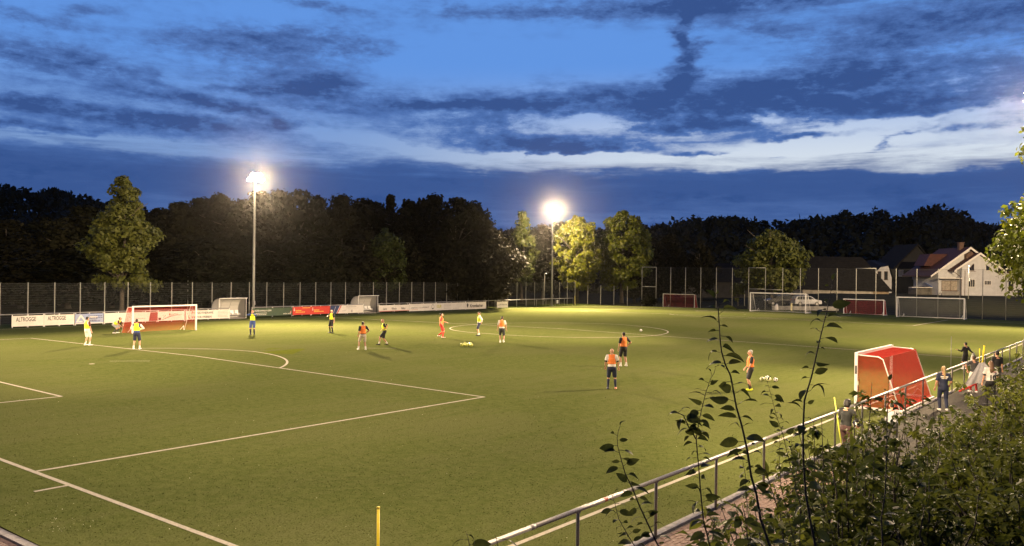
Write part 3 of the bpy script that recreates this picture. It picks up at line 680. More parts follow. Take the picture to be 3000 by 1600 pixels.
# ------------------------------------------------------------------ fences
def fence_posts(t, xs, h, rad=.035, m_=None):
    m = MB(); m.box((0, 0, h/2), (rad*2, rad*1.6, h)); m.box((0, 0, h+.008), (rad*2.3, rad*1.9, .016)); me = m.mesh('fence_post', m_ or M['post'])
    for x in xs: link('fence_post', me, t, (x, 0, 0))
def panel_mesh(w, h, dz=.2, dx=.05, rr=.0045, hr=.007):
    m = MB(); n = int(w/dx)
    for i in range(1, n): m.box((i*w/n, 0, h/2), (rr, rr, h))
    k = int(h/dz)
    for j in range(k+1):
        for s_ in (-.008, .008): m.box((w/2, s_, .04 + j*(h-.08)/k), (w, hr, hr*1.6))
    return m.mesh('fence_panel', M['wire'])
FY = 68.3; PX = [18.5 + 2.205*i for i in range(0, 41)]
t = thing('mesh_fence', 'long double rod mesh fence behind the dugouts and banners', 'fence', (0, FY, 0)); t.rotation_euler.z = -.001
fence_posts(t, PX, 3.62); pme = panel_mesh(2.135, 3.55)
for x in PX[:-1]: link('fence_panel', pme, t, (x+.035, 0, .04))
t2 = thing('mesh_fence', 'lower mesh fence closing the far right corner under the big trees', 'fence', (109, 57.2, 0), PI/2)
fence_posts(t2, [2.5*i for i in range(1, 6)], 3.1); pme2 = panel_mesh(2.43, 3.0, .25, .08)
for i in range(0, 5): link('fence_panel', pme2, t2, (2.5*i+.035, 0, .04))
# tall ball-stop fence behind the far goal
t3 = thing('ball_stop_fence', 'tall ball stop fence with netting behind the far goals', 'fence', (109, 12.1, 0), PI/2)
hp = 6.15; XS = [-27.5 + 2.5*i for i in range(0, 30)]; XS = [x for x in XS if x < 45.3]
m = MB(); m.tube([(0, 0, 0), (0, 0, hp)], .05, 8); me = m.mesh('fence_post', M['post'], True)
for x in XS: link('fence_post', me, t3, (x, 0, 0))
NETM = see_through('thin dark net', (.05, .05, .05), .90, .8)
cord = MB(); cord.tube([(XS[0], 0, hp-.08), (XS[-1], 0, hp-.08)], .009, 5); cord.build('top_wire', M['wire'], t3)
nm = MB()
for j in range(1, 21): nm.box((1.25, .0, 3.05 + j*.15), (2.4, .006, .006))
for i in range(1, 17): nm.box((i*.15, .002, 4.6), (.006, .006, 3.0))
nme = nm.mesh('ball_net', M['wire']); pme3 = panel_mesh(2.4, 3.0, .25, .10)
for x in XS[:-1]: link('ball_net', nme, t3, (x, 0, 0)); link('fence_panel', pme3, t3, (x+.05, 0, .03))
def frame_bar(a, b, z, rad=.05):
    m = MB(); m.tube([(a, 0, z), (b, 0, z)], rad, 8); m.build('frame_bar', M['post'], t3, smooth=True)
for a, zs in ((XS[-2], (hp, 3.1)), (XS[14+8-1] if len(XS) > 24 else XS[-8], (hp, 3.1)), (XS[19-4], (hp,))):
    for z in zs: frame_bar(a, a+2.5, z)
frame_bar(XS[20], XS[21], 3.05); 

# ------------------------------------------------------------------ goals
REDNET = material('red net twine', (.62, .055, .03), .7, .1, 5)
GREYNET = material('grey net twine', (.42, .42, .40), .7)
def net_strands(m, A, B, C, Dp, sp, rr):
    """strands across the quad A-B-C-D (A,B one edge, D,C the opposite one)"""
    A, B, C, Dp = map(Vector, (A, B, C, Dp))
    nu = max(2, int(max((B-A).length, (C-Dp).length)/sp)); nv = max(2, int(max((Dp-A).length, (C-B).length)/sp))
    nrm = (B-A).cross(Dp-A).normalized()
    def bar(p, q):
        t = (q-p).normalized(); s = t.cross(nrm)*rr; n = nrm*rr
        m.add([p+s, p+n, p-s-n*.3, q+s, q+n, q-s-n*.3], [(0, 1, 4, 3), (1, 2, 5, 4), (2, 0, 3, 5)])
    for i in range(nu+1):
        k = i/nu; bar(A.lerp(B, k), Dp.lerp(C, k))
    for j in range(nv+1):
        k = j/nv; bar(A.lerp(Dp, k), B.lerp(C, k))
def goal(x, y, rz, w, h, dt, db, label, netm, sp=.10, rr=.004, tube=.05, z=0.0, curved=True, post_mat=None, base=True, group='football goals on and around the pitch', panel=None):
    pmtl = post_mat or M['white_paint']
    t = thing('football_goal', label, 'goal', (x, y, z), rz, group)
    for k in (0, w):
        m = MB(); m.box((k, 0, h/2), (tube*2, tube*2, h)); m.build('goalpost', pmtl, t)
    m = MB(); m.box((w/2, 0, h+tube), (w+tube*2, tube*2, tube*2)); m.build('crossbar', pmtl, t)
    if base:
        m = MB(); m.box((0, db/2+tube, tube*.8), (tube*1.4, db, tube*1.4)); m.build('base_bar', pmtl, t)
        m = MB(); m.box((w, db/2+tube, tube*.8), (tube*1.4, db, tube*1.4)); m.build('base_bar', pmtl, t)
        m = MB(); m.box((w/2, db+tube*1.6, tube*.7), (w+.1, tube*1.2, tube*1.2)); m.build('rear_bar', pmtl, t)
    for k in (0, w):
        P = [(k, tube, h+.02), (k, dt*.82, h-.01), (k, dt, h-.10), (k, dt + (db-dt)*.25, h*.72), (k, db, .08)] if dt > .3 else [(k, 0.06, h), (k, dt + .1, h-.06), (k, db, .08)]
        m = MB(); m.tube(P, tube*.42, 8); m.build('net_stay', pmtl, t, smooth=True)
    n = MB(); e = .03
    net_strands(n, (0, .06, h), (w, .06, h), (w, dt, h-.04), (0, dt, h-.04), sp, rr)
    net_strands(n, (0, dt, h-.04), (w, dt, h-.04), (w, db, .05), (0, db, .05), sp, rr)
    for k in (0, w):
        net_strands(n, (k, .06, .05), (k, db, .05), (k, dt, h-.03), (k, .06, h-.03), sp, rr)
    n.build('net', netm, t)
    for k in (.45, w-.45):
        wm = MB(); wm.tube([(k, db*.6, .06), (k+.12, db*.75, .42)], .02, 6); wm.tube([(k+.12, db*.75, .42), (k+.02, db, .06)], .02, 6); wm.build('wheel_lever', pmtl, t)
    return t
# left training goal, mouth to the camera side, red net
g1 = goal(23.5, 51.75, R(3.2), 5.35, 2.05, .75, 1.5, 'white training goal with red net at the left by the white banners', REDNET, .085, .0052)
# near goal by the right side railing: back of the net towards the camera
g2 = goal(29.5, .14, PI, 4.98, 1.99, .95, 1.55, 'white goal with bright red net standing at the near railing', material('bright red net twine', (.34, .020, .011), .8, .1, 5, spec=.1), .042, .0056, .055)
stk = MB(); stk.box((4.98, -.0575, 1.62), (.07, .004, .30)); stk.build('sticker', INK['black'], g2)
stk = MB(); stk.box((5.038, .0, 1.45), (.004, .07, .32)); stk.build('sticker', INK['black'], g2)
stk = MB(); stk.box((5.038, .06, .95), (.012, .06, .14)); stk.build('sticker', INK['white'], g2)
nb = MB()
for k in range(7):
    nb.tube([(4.6-k*.55, 1.45+.1*math.sin(k*2), .08), (4.3-k*.55, 1.7, .22+.1*math.sin(k)), (4.05-k*.55, 1.5, .09)], .012, 5)
for k in range(60):
    a = random.uniform(.2, 4.8); b = random.uniform(1.2, 1.62); nb.tube([(a, b, .03), (a+random.uniform(-.25, .25), b+random.uniform(-.15, .1), random.uniform(.05, .28)), (a+random.uniform(-.4, .4), b+random.uniform(-.1, .1), .03)], .006, 3)
nb.build('loose_net', REDNET, g2, kind='stuff')
# goals at the far end
goal(99.9, 35.55, -PI/2 + R(-.6), 7.40, 2.42, .9, 1.9, 'large white main goal on the far goal line in front of the parked car', GREYNET, .14, .0035, .06, z=.25)
goal(104.3, 24.75, -PI/2 + R(-2), 4.95, 1.90, .6, 1.25, 'white goal with dark red net between the two large far goals', material('dark red net twine', (.34, .025, .02), .7), .085, .0055, .05, z=.17)
goal(102.65, 17.9, -PI/2 + R(1.2), 7.40, 2.40, .8, 1.6, 'large white goal with grey net, rightmost at the far end', GREYNET, .12, .0042, .06, z=.12)
goal(107.6, 52.6, -PI/2, 5.2, 2.0, .5, 1.1, 'small goal with dark red net far back at the ball stop fence', material('deep red net twine', (.20, .02, .018), .7), .085, .006, .045, z=.03, post_mat=M['galv_dark'])

# ------------------------------------------------------------------ training poles
def pole(x, y, h, tilt, az_, label, mat='yellow', rad=.0145, z=0, foot=True):
    t = thing('training_pole', label, 'pole', (x, y, z), 0, 'training poles')
    dv = Vector((math.sin(R(tilt))*math.cos(R(az_)), math.sin(R(tilt))*math.sin(R(az_)), math.cos(R(tilt))))*h
    m = MB(); m.tube([(0, 0, .02), dv], rad, 8); m.build('shaft', M[mat], t, smooth=True)
    m = MB(); m.tube([dv*.995, dv*1.008], rad*1.15, 8); m.build('cap', M[mat], t, smooth=True)
    if foot:
        m = MB(); m.tube([(0, 0, 0), (0, 0, .03), (0, 0, .05)], [.10, .09, .03], 14); m.build('foot', M['rubber'], t, smooth=True)
    return t
pole(-.61, -.66, 1.62, 1, 60, 'yellow training pole standing alone at the bottom edge on the turf', rad=.020)
pole(16.05, -1.93, 1.52, 9, 128, 'yellow training pole leaning on the near railing beside the dark haired person', 'lime', .017)
pole(36.6, -2.0, 1.62, 2, 0, 'thin yellow training pole by the railing near the person in the white 10 shirt', 'yellow', .02)
pole(37.0, -1.98, 1.75, 6, 310, 'thick yellow training pole with slanted tip by the railing, right of the thin one', 'yellow', .034)
pole(42.55, .35, 1.75, 1, 0, 'dark slim pole held by the person with spread arms', 'galv_dark', .014)

# ------------------------------------------------------------------ balls
def ball_mesh(mat, mat2):
    bm = bmesh.new(); bmesh.ops.create_icosphere(bm, subdivisions=3, radius=.11)
    me = bpy.data.meshes.new('football'); bm.to_mesh(me); bm.free(); me.materials.append(mat); me.materials.append(mat2); me.shade_smooth()
    dirs = [Vector(v.co).normalized() for v in bpy_ico()]
    for p in me.polygons:
        c = p.center.normalized(); p.material_index = 1 if max(c.dot(q) for q in dirs) > .945 else 0
    return me
def bpy_ico():
    g = (1+5**.5)/2
    class V_: pass
    o = []
    for a in (-1, 1):
        for b in (-g, g):
            for t in ((0, a, b), (a, b, 0), (b, 0, a)):
                v = V_(); v.co = t; o.append(v)
    return o
BW = ball_mesh(M['white_plastic'], M['black']); BY = ball_mesh(material('lime white ball', (.66, .68, .16), .5), material('lime ball patch', (.62, .66, .06), .4))
BYW = ball_mesh(material('white yellow ball', (.82, .82, .58), .4), material('pale lime patch', (.75, .78, .22), .4))
def ball(me, x, y, label, group=None, sc=1.0):
    o = link('football', me, None, (x, y, crown(y) + .11*sc + .004), (random.random()*3, random.random()*3, 0), sc); return tag(o, label, 'ball', group)
ball(BW, 52.98, 25.51, 'white football lying alone inside the centre circle')
bx0, by0 = 32.0, 26.2
rt = Vector((r0.x, r0.y)); fw = Vector((d.x, d.y))
for k, (a, b, me, lb) in enumerate(((-.33, -.2, BY, 'lime training ball, front left of the pile beyond the penalty area'), (-.02, -.25, BY, 'lime training ball in the front middle of the pile beyond the penalty area'), (.28, -.2, BY, 'lime training ball, front right of the pile beyond the penalty area'),
                       (-.16, .62, BY, 'lime training ball, back left of the pile beyond the penalty area'), (.19, .62, BY, 'lime training ball, back right of the pile beyond the penalty area'))):
    p = rt*a + fw*b; ball(me, bx0+p.x, by0+p.y, lb, 'training balls lying in groups', 1.0)
bx0, by0 = 29.95, 5.75
for k, (a, b, me, lb) in enumerate(((-.30, -.3, BYW, 'pale football, left in the group beside the grey haired player'), (.0, -.35, BYW, 'pale football, front middle in the group beside the grey haired player'), (.28, -.45, BW, 'white football, front right in the group beside the grey haired player'), (.10, .25, BW, 'white football, at the back of the group beside the grey haired player'))):
    p = rt*a + fw*b; ball(me, bx0+p.x, by0+p.y, lb, 'training balls lying in groups', .9)

# ------------------------------------------------------------------ trees
LEAF_G = leaf_material('green leaves', (.040, .054, .010), (.105, .112, .022), .35, 1.1)
LEAF_Y = leaf_material('yellowish green leaves', (.050, .066, .004), (.165, .170, .012), .35, 1.2)
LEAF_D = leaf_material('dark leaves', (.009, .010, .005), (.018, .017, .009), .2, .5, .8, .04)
def crown_points(rng, h0, h1, prof, nclump, nleaf, clr, lean=0.0):
    """clump-structured crown: prof(t) radius at height fraction t; returns leaf centres, outward normals"""
    C, Nn = [], []
    for k in range(nclump):
        t = rng.uniform(0.02, 1.0); a = rng.uniform(0, 2*PI); rr_ = prof(t)*math.sqrt(rng.uniform(.30, 1.0))
        c = np.array([rr_*math.cos(a) + lean*t, rr_*math.sin(a), h0 + (h1-h0)*t])
        s = clr*rng.uniform(.5, 1.5)*(0.55 + .45*min(1, prof(t)/max(prof(.4), .1)))
        n = max(6, int(nleaf*s*s/(clr*clr))); q = rng.normal(size=(n, 3)); q /= np.linalg.norm(q, axis=1, keepdims=True)
        q2 = q*np.array([1, 1, .72])*rng.uniform(.55, 1.05, (n, 1))*s
        C.append(c + q2); Nn.append(q*.8 + np.array([math.cos(a)*.5, math.sin(a)*.5, .5]))
    return np.concatenate(C), np.concatenate(Nn)
def trunk_mb(rng, h, rad, top, nb, spread):
    m = MB(); wob = [(rng.normal(0, .03*h*i/6), rng.normal(0, .03*h*i/6)) for i in range(7)]
    P = [Vector((wob[i][0]*.5, wob[i][1]*.5, top*i/6)) for i in range(7)]
    m.tube(P, [rad*1.25] + [rad*(1-.13*i) for i in range(1, 7)], 9)
    for k in range(nb):
        i = int(rng.integers(2, 6)); a = rng.uniform(0, 2*PI); b = P[i]; L = spread*rng.uniform(.5, .95)
        e = b + Vector((math.cos(a)*L, math.sin(a)*L, L*rng.uniform(.5, 1.2)))
        mid = b.lerp(e, .5) + Vector((0, 0, L*.12)); m.tube([b, mid, e], [rad*.42, rad*.26, rad*.09], 6)
    return m
def tree(name, x, y, h, r_, label, group=None, mat=LEAF_D, h0=None, shape='round', nclump=90, nleaf=60, leaf=.30, clump=None, seed=1, trunk=.22, cat='tree', z=None, rz=0.0):
    rng = np.random.default_rng(seed); h0 = h*.18 if h0 is None else h0
    prof = {'round': lambda t: r_*max(.12, math.sqrt(max(0, 1-(2*t-.92)**2*.98))), 'egg': lambda t: r_*max(.10, (math.sin(PI*min(1, (t*.9+.08))**.75))**.8),
            'ragged': lambda t: r_*max(.10, (math.sin(PI*min(1, (t*.9+.08))**.75))**.8)*(1 + .22*math.sin(t*15+1.2) + .12*math.sin(t*31)),
            'edge': lambda t: r_*(1.0 if t < .44 else .62 if t < .60 else .84*(1.15-t*.4)),
            'tall': lambda t: r_*max(.14, (1-t**2.2)*(.55+.45*min(1, t*4))), 'spire': lambda t: r_*max(.07, (1-t)*(.5+.5*min(1, t*6))),
            'wild': lambda t: r_*max(.15, (1-abs(2*t-.85)**2.4*.8))*(1+.2*math.sin(t*11+seed))}[shape]
    t = thing(name, label, cat, (x, y, terr(x, y) if z is None else z), rz, group)
    trunk_mb(rng, h, trunk, h*.8, 12, r_*1.0).build('trunk', M['bark'], t, smooth=True)
    cc, nn = crown_points(rng, h0, h, prof, nclump, nleaf, clump or r_*.34)
    link('crown', quads_mesh('crown', leaf_quads(cc, np.full(len(cc), leaf), rng, up=nn*.9), mat), t)
    return t
# trees just behind the fence that the floodlights reach
tree('broadleaf_tree', *(33.16, 72.24), 13.7, 3.05, 'tall dim leafy tree left of the red goal with pale trunk at the fence', None, LEAF_G, 2.7, 'ragged', 150, 90, .24, .80, 11, .24)
tree('birch_tree', *(68.26, 72.07), 10.6, 2.5, 'slender dim tree behind the fence right of the second dugout', None, LEAF_G, 2.6, 'wild', 110, 55, .22, .75, 12, .15)
tree('young_tree', *(79.06, 71.26), 6.4, 1.05, 'small thin tree behind the fence above the banners', None, LEAF_G, 2.2, 'tall', 45, 40, .18, .45, 13, .08)
tree('broadleaf_tree', *(103.01, 76.40), 14.9, 2.6, 'narrow tree half lit, left of the far right floodlight mast', None, LEAF_G, 3.0, 'tall', 110, 46, .33, .8, 14, .24)
tree('maple_tree', *(109.57, 69.66), 14.4, 3.9, 'brightly floodlit yellow green tree right beside the far right mast', None, LEAF_Y, 2.6, 'round', 170, 72, .34, .85, 15, .28)
tree('maple_tree', *(118.48, 66.42), 15.6, 4.8, 'large tree lit on its left flank, second right of the far mast', None, LEAF_Y, 2.4, 'round', 210, 72, .36, .95, 16, .32)
tree('broadleaf_tree', *(131.59, 57.82), 10.8, 2.8, 'dim rounded tree behind the tall ball stop fence', None, LEAF_D, 1.6, 'egg', 100, 55, .28, .9, 17, .2)
tree('lime_tree', *(116.95, 39.22), 11.2, 5.0, 'round olive green tree behind the main far goal and parked cars', None, LEAF_G, 2.3, 'round', 210, 50, .34, .95, 18, .3, z=.4)
tree('shrub', *(115.69, 44.06), 3.7, .95, 'small bush lit by the white lamp left of the main far goal', None, LEAF_G, .9, 'round', 34, 40, .16, .42, 19, .05, 'shrub', z=.3)
tree('shrub', *(107.15, 54.93), 1.6, 1.0, 'low round bush at the foot of the tall fence frame', None, LEAF_D, .1, 'round', 34, 40, .16, .42, 20, .05, 'shrub')
# near tree reaching in at the right edge, lit from the mast beside it
t = tree('roadside_tree', 36.9, -6.1, 12.3, 3.2, 'bright green leafy tree cut by the right edge of the view', None, LEAF_Y, 3.8, 'edge', 190, 80, .17, .70, 21, .24, z=bank(36.7, -6.0))
# unlit woodland row behind the far fence
WOOD = [(52.3, 94.0, 12.7, 0), (62.8, 101.7, 14.9, 1), (62.3, 91.0, 15.0, 2), (80.4, 84.1, 15.8, 3), (54.9, 103.7, 12.2, 2), (64.1, 108.2, 14.3, 0), (57.0, 88.0, 13.5, 1), (67.6, 93.9, 15.5, 0), (64.4, 85.1, 15.4, 2), (73.7, 92.6, 15.3, 1), (70.6, 83.6, 15.0, 0), (76.6, 85.7, 15.1, 2), (77.9, 77.6, 14.9, 1), (84.5, 78.9, 16.1, 0), (80.6, 70.9, 15.2, 2), (88.2, 74.3, 15.3, 1), (83.1, 67.7, 12.1, 0), (60.8, 120.4, 11.7, 1), (83.1, 90.4, 14.9, 0), (89.3, 85.7, 16.0, 1), (31.4, 94.7, 9.3, 0), (36.6, 101.1, 9.0, 2), (35.9, 92.2, 9.6, 1), (41.7, 97.8, 11.5, 0), (31.4, 101.2, 9.6, 1), (47.0, 121.8, 11.0, 2), (47.2, 87.6, 8.6, 0), (48.0, 80.1, 8.4, 2), (54.5, 81.4, 9.1, 0), (56.4, 75.8, 9.2, 1), (61.6, 75.7, 9.0, 2), (67.0, 75.3, 9.2, 0), (73.2, 73.9, 9.9, 1), (77.8, 71.3, 10.1, 2), (83.8, 70.1, 10.3, 0), (108.0, 84.6, 11.3, 1), (95.3, 76.5, 11.8, 2), (117.3, 82.5, 13.4, 0), (130.7, 88.0, 14.6, 2), (56.4, 98.4, 10.2, 1), (61.1, 95.7, 10.9, 0), (65.9, 92.9, 11.7, 2), (68.0, 87.0, 11.5, 0), (73.9, 85.9, 11.8, 1), (78.7, 83.1, 11.6, 2), (83.2, 80.5, 12.4, 0), (88.2, 77.4, 12.1, 2), (131.1, 68.2, 11.6, 2), (139.7, 68.5, 12.6, 0), (122.5, 66.2, 11.9, 1), (39.8, 87.3, 8.3, 2), (44.6, 90.9, 8.4, 0), (30.7, 89.2, 6.4, 2), (34.8, 87.2, 6.4, 0), (106.1, 87.0, 10.6, 1)]
protos = []
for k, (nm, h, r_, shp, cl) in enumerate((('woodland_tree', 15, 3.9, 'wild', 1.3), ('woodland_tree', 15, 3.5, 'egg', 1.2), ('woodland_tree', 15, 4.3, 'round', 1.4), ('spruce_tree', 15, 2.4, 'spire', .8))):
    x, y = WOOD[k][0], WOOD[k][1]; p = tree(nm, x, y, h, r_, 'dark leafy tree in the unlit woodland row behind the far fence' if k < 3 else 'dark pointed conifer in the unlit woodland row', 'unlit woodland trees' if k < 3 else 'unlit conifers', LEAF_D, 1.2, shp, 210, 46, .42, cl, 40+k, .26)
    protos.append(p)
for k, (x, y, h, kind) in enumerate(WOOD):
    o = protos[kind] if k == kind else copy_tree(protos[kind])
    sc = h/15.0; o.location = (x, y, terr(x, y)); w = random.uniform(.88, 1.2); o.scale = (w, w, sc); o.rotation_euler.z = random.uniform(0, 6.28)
    q = Vector((x, y, 0)) - Vector((CAM.x, CAM.y, 0)); b_ = math.degrees(math.atan2(q.dot(r0), q.dot(d))); near_ = q.dot(d) < 113
    if kind != 3:
        where = 'left of the tall lit tree' if b_ < -26.5 else 'between the lit tree and the left mast' if b_ < -17.5 else 'just right of the left mast' if b_ < -13 else 'above the right dugout' if b_ < -7.5 else 'behind the slender dim tree' if b_ < -3.5 else 'left of the far right mast' if b_ < 1 else 'behind the brightly lit trees'
        o['label'] = 'dark woodland tree %s, %s' % ('in the front row' if near_ else 'further back', where); o['group'] = 'unlit woodland trees ' + where

# ------------------------------------------------------------------ path lamps and distant lights
def path_lamp(x, y, h, label, heads=1, lit=4.0, z=0.0, arm=.35, rz=0.0, group='path lamps behind the fence'):
    t = thing('street_lamp', label, 'street lamp', (x, y, z), rz, group)
    m = MB(); m.tube([(0, 0, 0), (0, 0, h)], [.06, .045], 8); m.build('pole', M['post'], t, smooth=True)
    for k in range(heads):
        s_ = (1, -1)[k]
        m = MB(); m.tube([(0, 0, h-.05), (s_*arm, 0, h+.02)], .025, 6); m.build('arm', M['post'], t, smooth=True)
        m = MB(); m.prism([(-.2, 0), (.2, 0), (.15, .09), (-.15, .09)], -.09, .09); hd = m.build('lamp_head', M['galv'], t, loc=(s_*(arm+.1), 0, h))
        mm = material('dull lamp glass %g' % lit, (.9, .88, .8), .3, emit=(1, .93, .8), estr=lit)
        m = MB(); m.sphere((0, 0, -.02), (.13, .08, .05), 8, 5); m.build('lamp_glass', mm, hd)
    return t
path_lamp(*(44.06, 78.59), 5.05, 'double headed path lamp behind the fence above the red goal', 2, .5)
path_lamp(*(64.87, 76.38), 4.95, 'single armed path lamp behind the fence by the right dugout', 1, .9, rz=PI)
path_lamp(*(76.56, 74.45), 4.2, 'short single armed path lamp behind the fence above the white banners', 1, .9)
path_lamp(*(112.67, 78.66), 5.0, 'tiny lit lamp under the trees left of the far right mast', 1, 6.0)
path_lamp(*(65.34, 100.06), 6.3, 'small lit lamp among the dark trees, left of the mast pole', 1, 8.0, z=1.0)
path_lamp(*(67.28, 99.21), 6.2, 'small lit lamp among the dark trees, just right of the mast pole', 1, 8.0, z=1.0)
path_lamp(*(69.20, 103.25), 8.4, 'highest small lit lamp among the dark trees by the mast', 1, 5.0, z=1.0)
path_lamp(*(118.22, 44.08), 3.9, 'white lit lamp beside the small bush left of the main goal', 1, 40.0, z=.3)
hl = path_lamp(*(134.25, 15.58), 5.0, 'lit street lamp in front of the white gabled house', 1, 60.0, z=1.9, arm=.05)
m = MB(); m.box((0, -.12, 2.9), (.42, .1, .42)); m.build('sign_plate', M['white_plastic'], hl)
for px, kw in (((133.80, 15.50), 260), ((117.83, 43.92), 120)):
    l = bpy.data.lights.new('street_light', 'POINT'); l.energy = kw; l.color = (1, .86, .62); l.shadow_soft_size = .2
    o = bpy.data.objects.new('street_light', l); COL.objects.link(o); o.location = (px[0], px[1], 6.4 if kw > 200 else 4.6)

# ------------------------------------------------------------------ village at the right: houses, shed, cars
PLASTER = material('white plaster', (.48, .475, .47), .85, .08, 1.2, .15)
TILE = material('red roof tiles', (.052, .013, .009), .75, .3, 3, .5)
DTILE = material('dark roof tiles', (.012, .0115, .011), .85, .25, 2, .4, spec=.1)
GLASS = material('dark window glass', (.02, .022, .026), .08, spec=.6)
WOODF = material('white painted trim', (.66, .62, .55), .6, .08, 6)
SOFFIT = material('brown timber', (.10, .055, .034), .7, .2, 4)
PLINTH = material('brown plinth', (.060, .034, .026), .85, .2, 3)
def window(parent, x, y, z, w, h, frame=WOODF, bars=1, shape=None, glass=GLASS, name='window'):
    """window in a wall facing -y, sill and bars as sub-parts"""
    t = .05; m = MB(); pts = shape or [(-w/2, -h/2), (w/2, -h/2), (w/2, h/2), (-w/2, h/2)]
    cx = sum(p[0] for p in pts)/len(pts); cz = sum(p[1] for p in pts)/len(pts); big = [(cx+(p[0]-cx)*(1+2*t/w*1.3), cz+(p[1]-cz)*(1+2*t/h*1.3)) for p in pts]
    n = len(pts); vs = [(p[0], 0, p[1]) for p in big] + [(p[0], -.07, p[1]) for p in big] + [(p[0], -.07, p[1]) for p in pts] + [(p[0], -.01, p[1]) for p in pts]
    fs = []
    for i in range(n):
        j = (i+1) % n; fs += [(i, j, n+j, n+i), (n+i, n+j, 2*n+j, 2*n+i), (2*n+i, 2*n+j, 3*n+j, 3*n+i)]
    m.add(vs, fs); f = m.build(name, frame, parent, loc=(x, y, z))
    g = MB(); g.add([(p[0], -.02, p[1]) for p in pts], [tuple(range(n))]); g.build('pane', glass, f)
    if bars:
        b = MB()
        for k in range(bars): b.box((pts[0][0] + w*(k+1)/(bars+1), -.04, (pts[0][1]+max(p[1] for p in pts))/2*0 + cz), (.05, .03, h*.98 if not shape else h*.6))
        b.build('mullion', frame, f)
    s_ = MB(); s_.box((0, -.09, -h/2-.08), (w+.25, .18, .06)); s_.build('sill', frame, f)
    return f
def roof_gable(parent, name, x, zap, xl, zl, xr, zr, y0, y1, thick=.22, mat=TILE, trim=None):
    """pitched roof with its ridge along y, two slopes as separate meshes"""
    for (xe, ze) in ((xl, zl), (xr, zr)):
        m = MB(); m.add([(x, y0, zap), (xe, y0, ze), (xe, y0, ze-thick), (x, y0, zap-thick), (x, y1, zap), (xe, y1, ze), (xe, y1, ze-thick), (x, y1, zap-thick)], [(0, 1, 2, 3), (7, 6, 5, 4), (0, 4, 5, 1), (2, 6, 7, 3), (1, 5, 6, 2)])
        sl = m.build(name, mat, parent)
        # rows of tiles proud of the slope
        q = MB(); L = math.hypot(xe-x, ze-zap); nrow = int(L/.38); nx_, nz_ = -(ze-zap)/L*(1 if xe > x else -1), abs(xe-x)/L
        for k in range(nrow):
            f0 = (k+.5)/nrow; q.box((x+(xe-x)*f0, (y0+y1)/2, zap+(ze-zap)*f0 + .012), (.10, abs(y1-y0)-.02, .03), Matrix.Rotation(-math.atan2(ze-zap, xe-x), 3, 'Y'))
        q.build('tile_course', mat, sl)
        b = MB(); b.add([(x, y0-.05, zap+.03), (xe, y0-.05, ze+.03), (xe, y0-.05, ze-.30), (x, y0-.05, zap-.36), (x, y0-.008, zap+.03), (xe, y0-.008, ze+.03), (xe, y0-.008, ze-.30), (x, y0-.008, zap-.36)], [(0, 1, 2, 3), (4, 7, 6, 5), (0, 4, 5, 1), (1, 5, 6, 2), (2, 6, 7, 3)])
        b.build('bargeboard', trim or WOODF, parent)
cx, cy = (154.23, 17.67)
HZ = 1.95
hs = thing('house', 'white plastered gabled house with red roof, behind a lit street lamp', 'house', (cx, cy, HZ), YAW - PI/2 + R(-1))
# local frame: x right, y away from the pitch, z up
m = MB(); m.prism([(-2.7, 0), (3.25, 0), (3.25, 5.0), (.25, 7.0), (-2.7, 4.95)], 0, 6); m.build('wall', PLASTER, hs)
m = MB(); m.prism([(-5.9, 0), (5.35, 0), (5.35, 3.9), (-.8, 7.95), (-5.9, 4.3)], 1.6, 11); m.build('wall', PLASTER, hs)
m = MB(); m.prism([(-2.72, -1.5), (5.6, -1.5), (5.6, -.004), (-2.72, -.004)], -.04, 9); m.build('plinth', PLINTH, hs)
m = MB(); m.prism([(-5.9, -1.5), (-2.74, -1.5), (-2.74, -.004), (-5.9, -.004)], 1.5, 9); m.build('plinth', PLINTH, hs)
roof_gable(hs, 'roof', .0, 7.45, -4.35, 4.42, 4.3, 4.40, -.75, 6)
roof_gable(hs, 'roof', -.8, 8.45, -7.55, 3.45, 6.6, 3.0, .85, 12)
m = MB(); m.prism([(-6.6, 5.2), (-5.5, 7.3), (-1.0, 7.3), (-1.0, 5.0)], 5.5, 9.5); m.build('roof', TILE, hs)
m = MB(); m.prism([(-1.55, 6.35), (-.05, 6.9), (-.7, 7.7), (-1.55, 7.2)], .78, 1.58); m.build('gable_cladding', SOFFIT, hs)
ch = MB(); ch.box((-1.2, 3.5, 8.6), (.75, .75, 1.3)); ch.box((-1.2, 3.5, 9.28), (.9, .9, .1)); ch.build('chimney', SOFFIT, hs)
window(hs, -1.15, 0, 4.95, 1.15, 1.2, SOFFIT, 1, [(-.5, -.5), (.45, -.5), (.45, .55), (.3, .55)])
window(hs, 1.75, 0, 4.95, 1.0, .95, WOODF, 0, [(-.42, -.48), (.52, -.48), (.52, -.15), (-.42, .48)])
window(hs, -1.05, 0, 2.25, 1.0, 1.2, WOODF, 2); window(hs, 1.65, 0, 2.35, 1.05, .62, WOODF, 3)
window(hs, 2.1, -.05, -.55, 1.1, .45, WOODF, 0, name='basement_window')
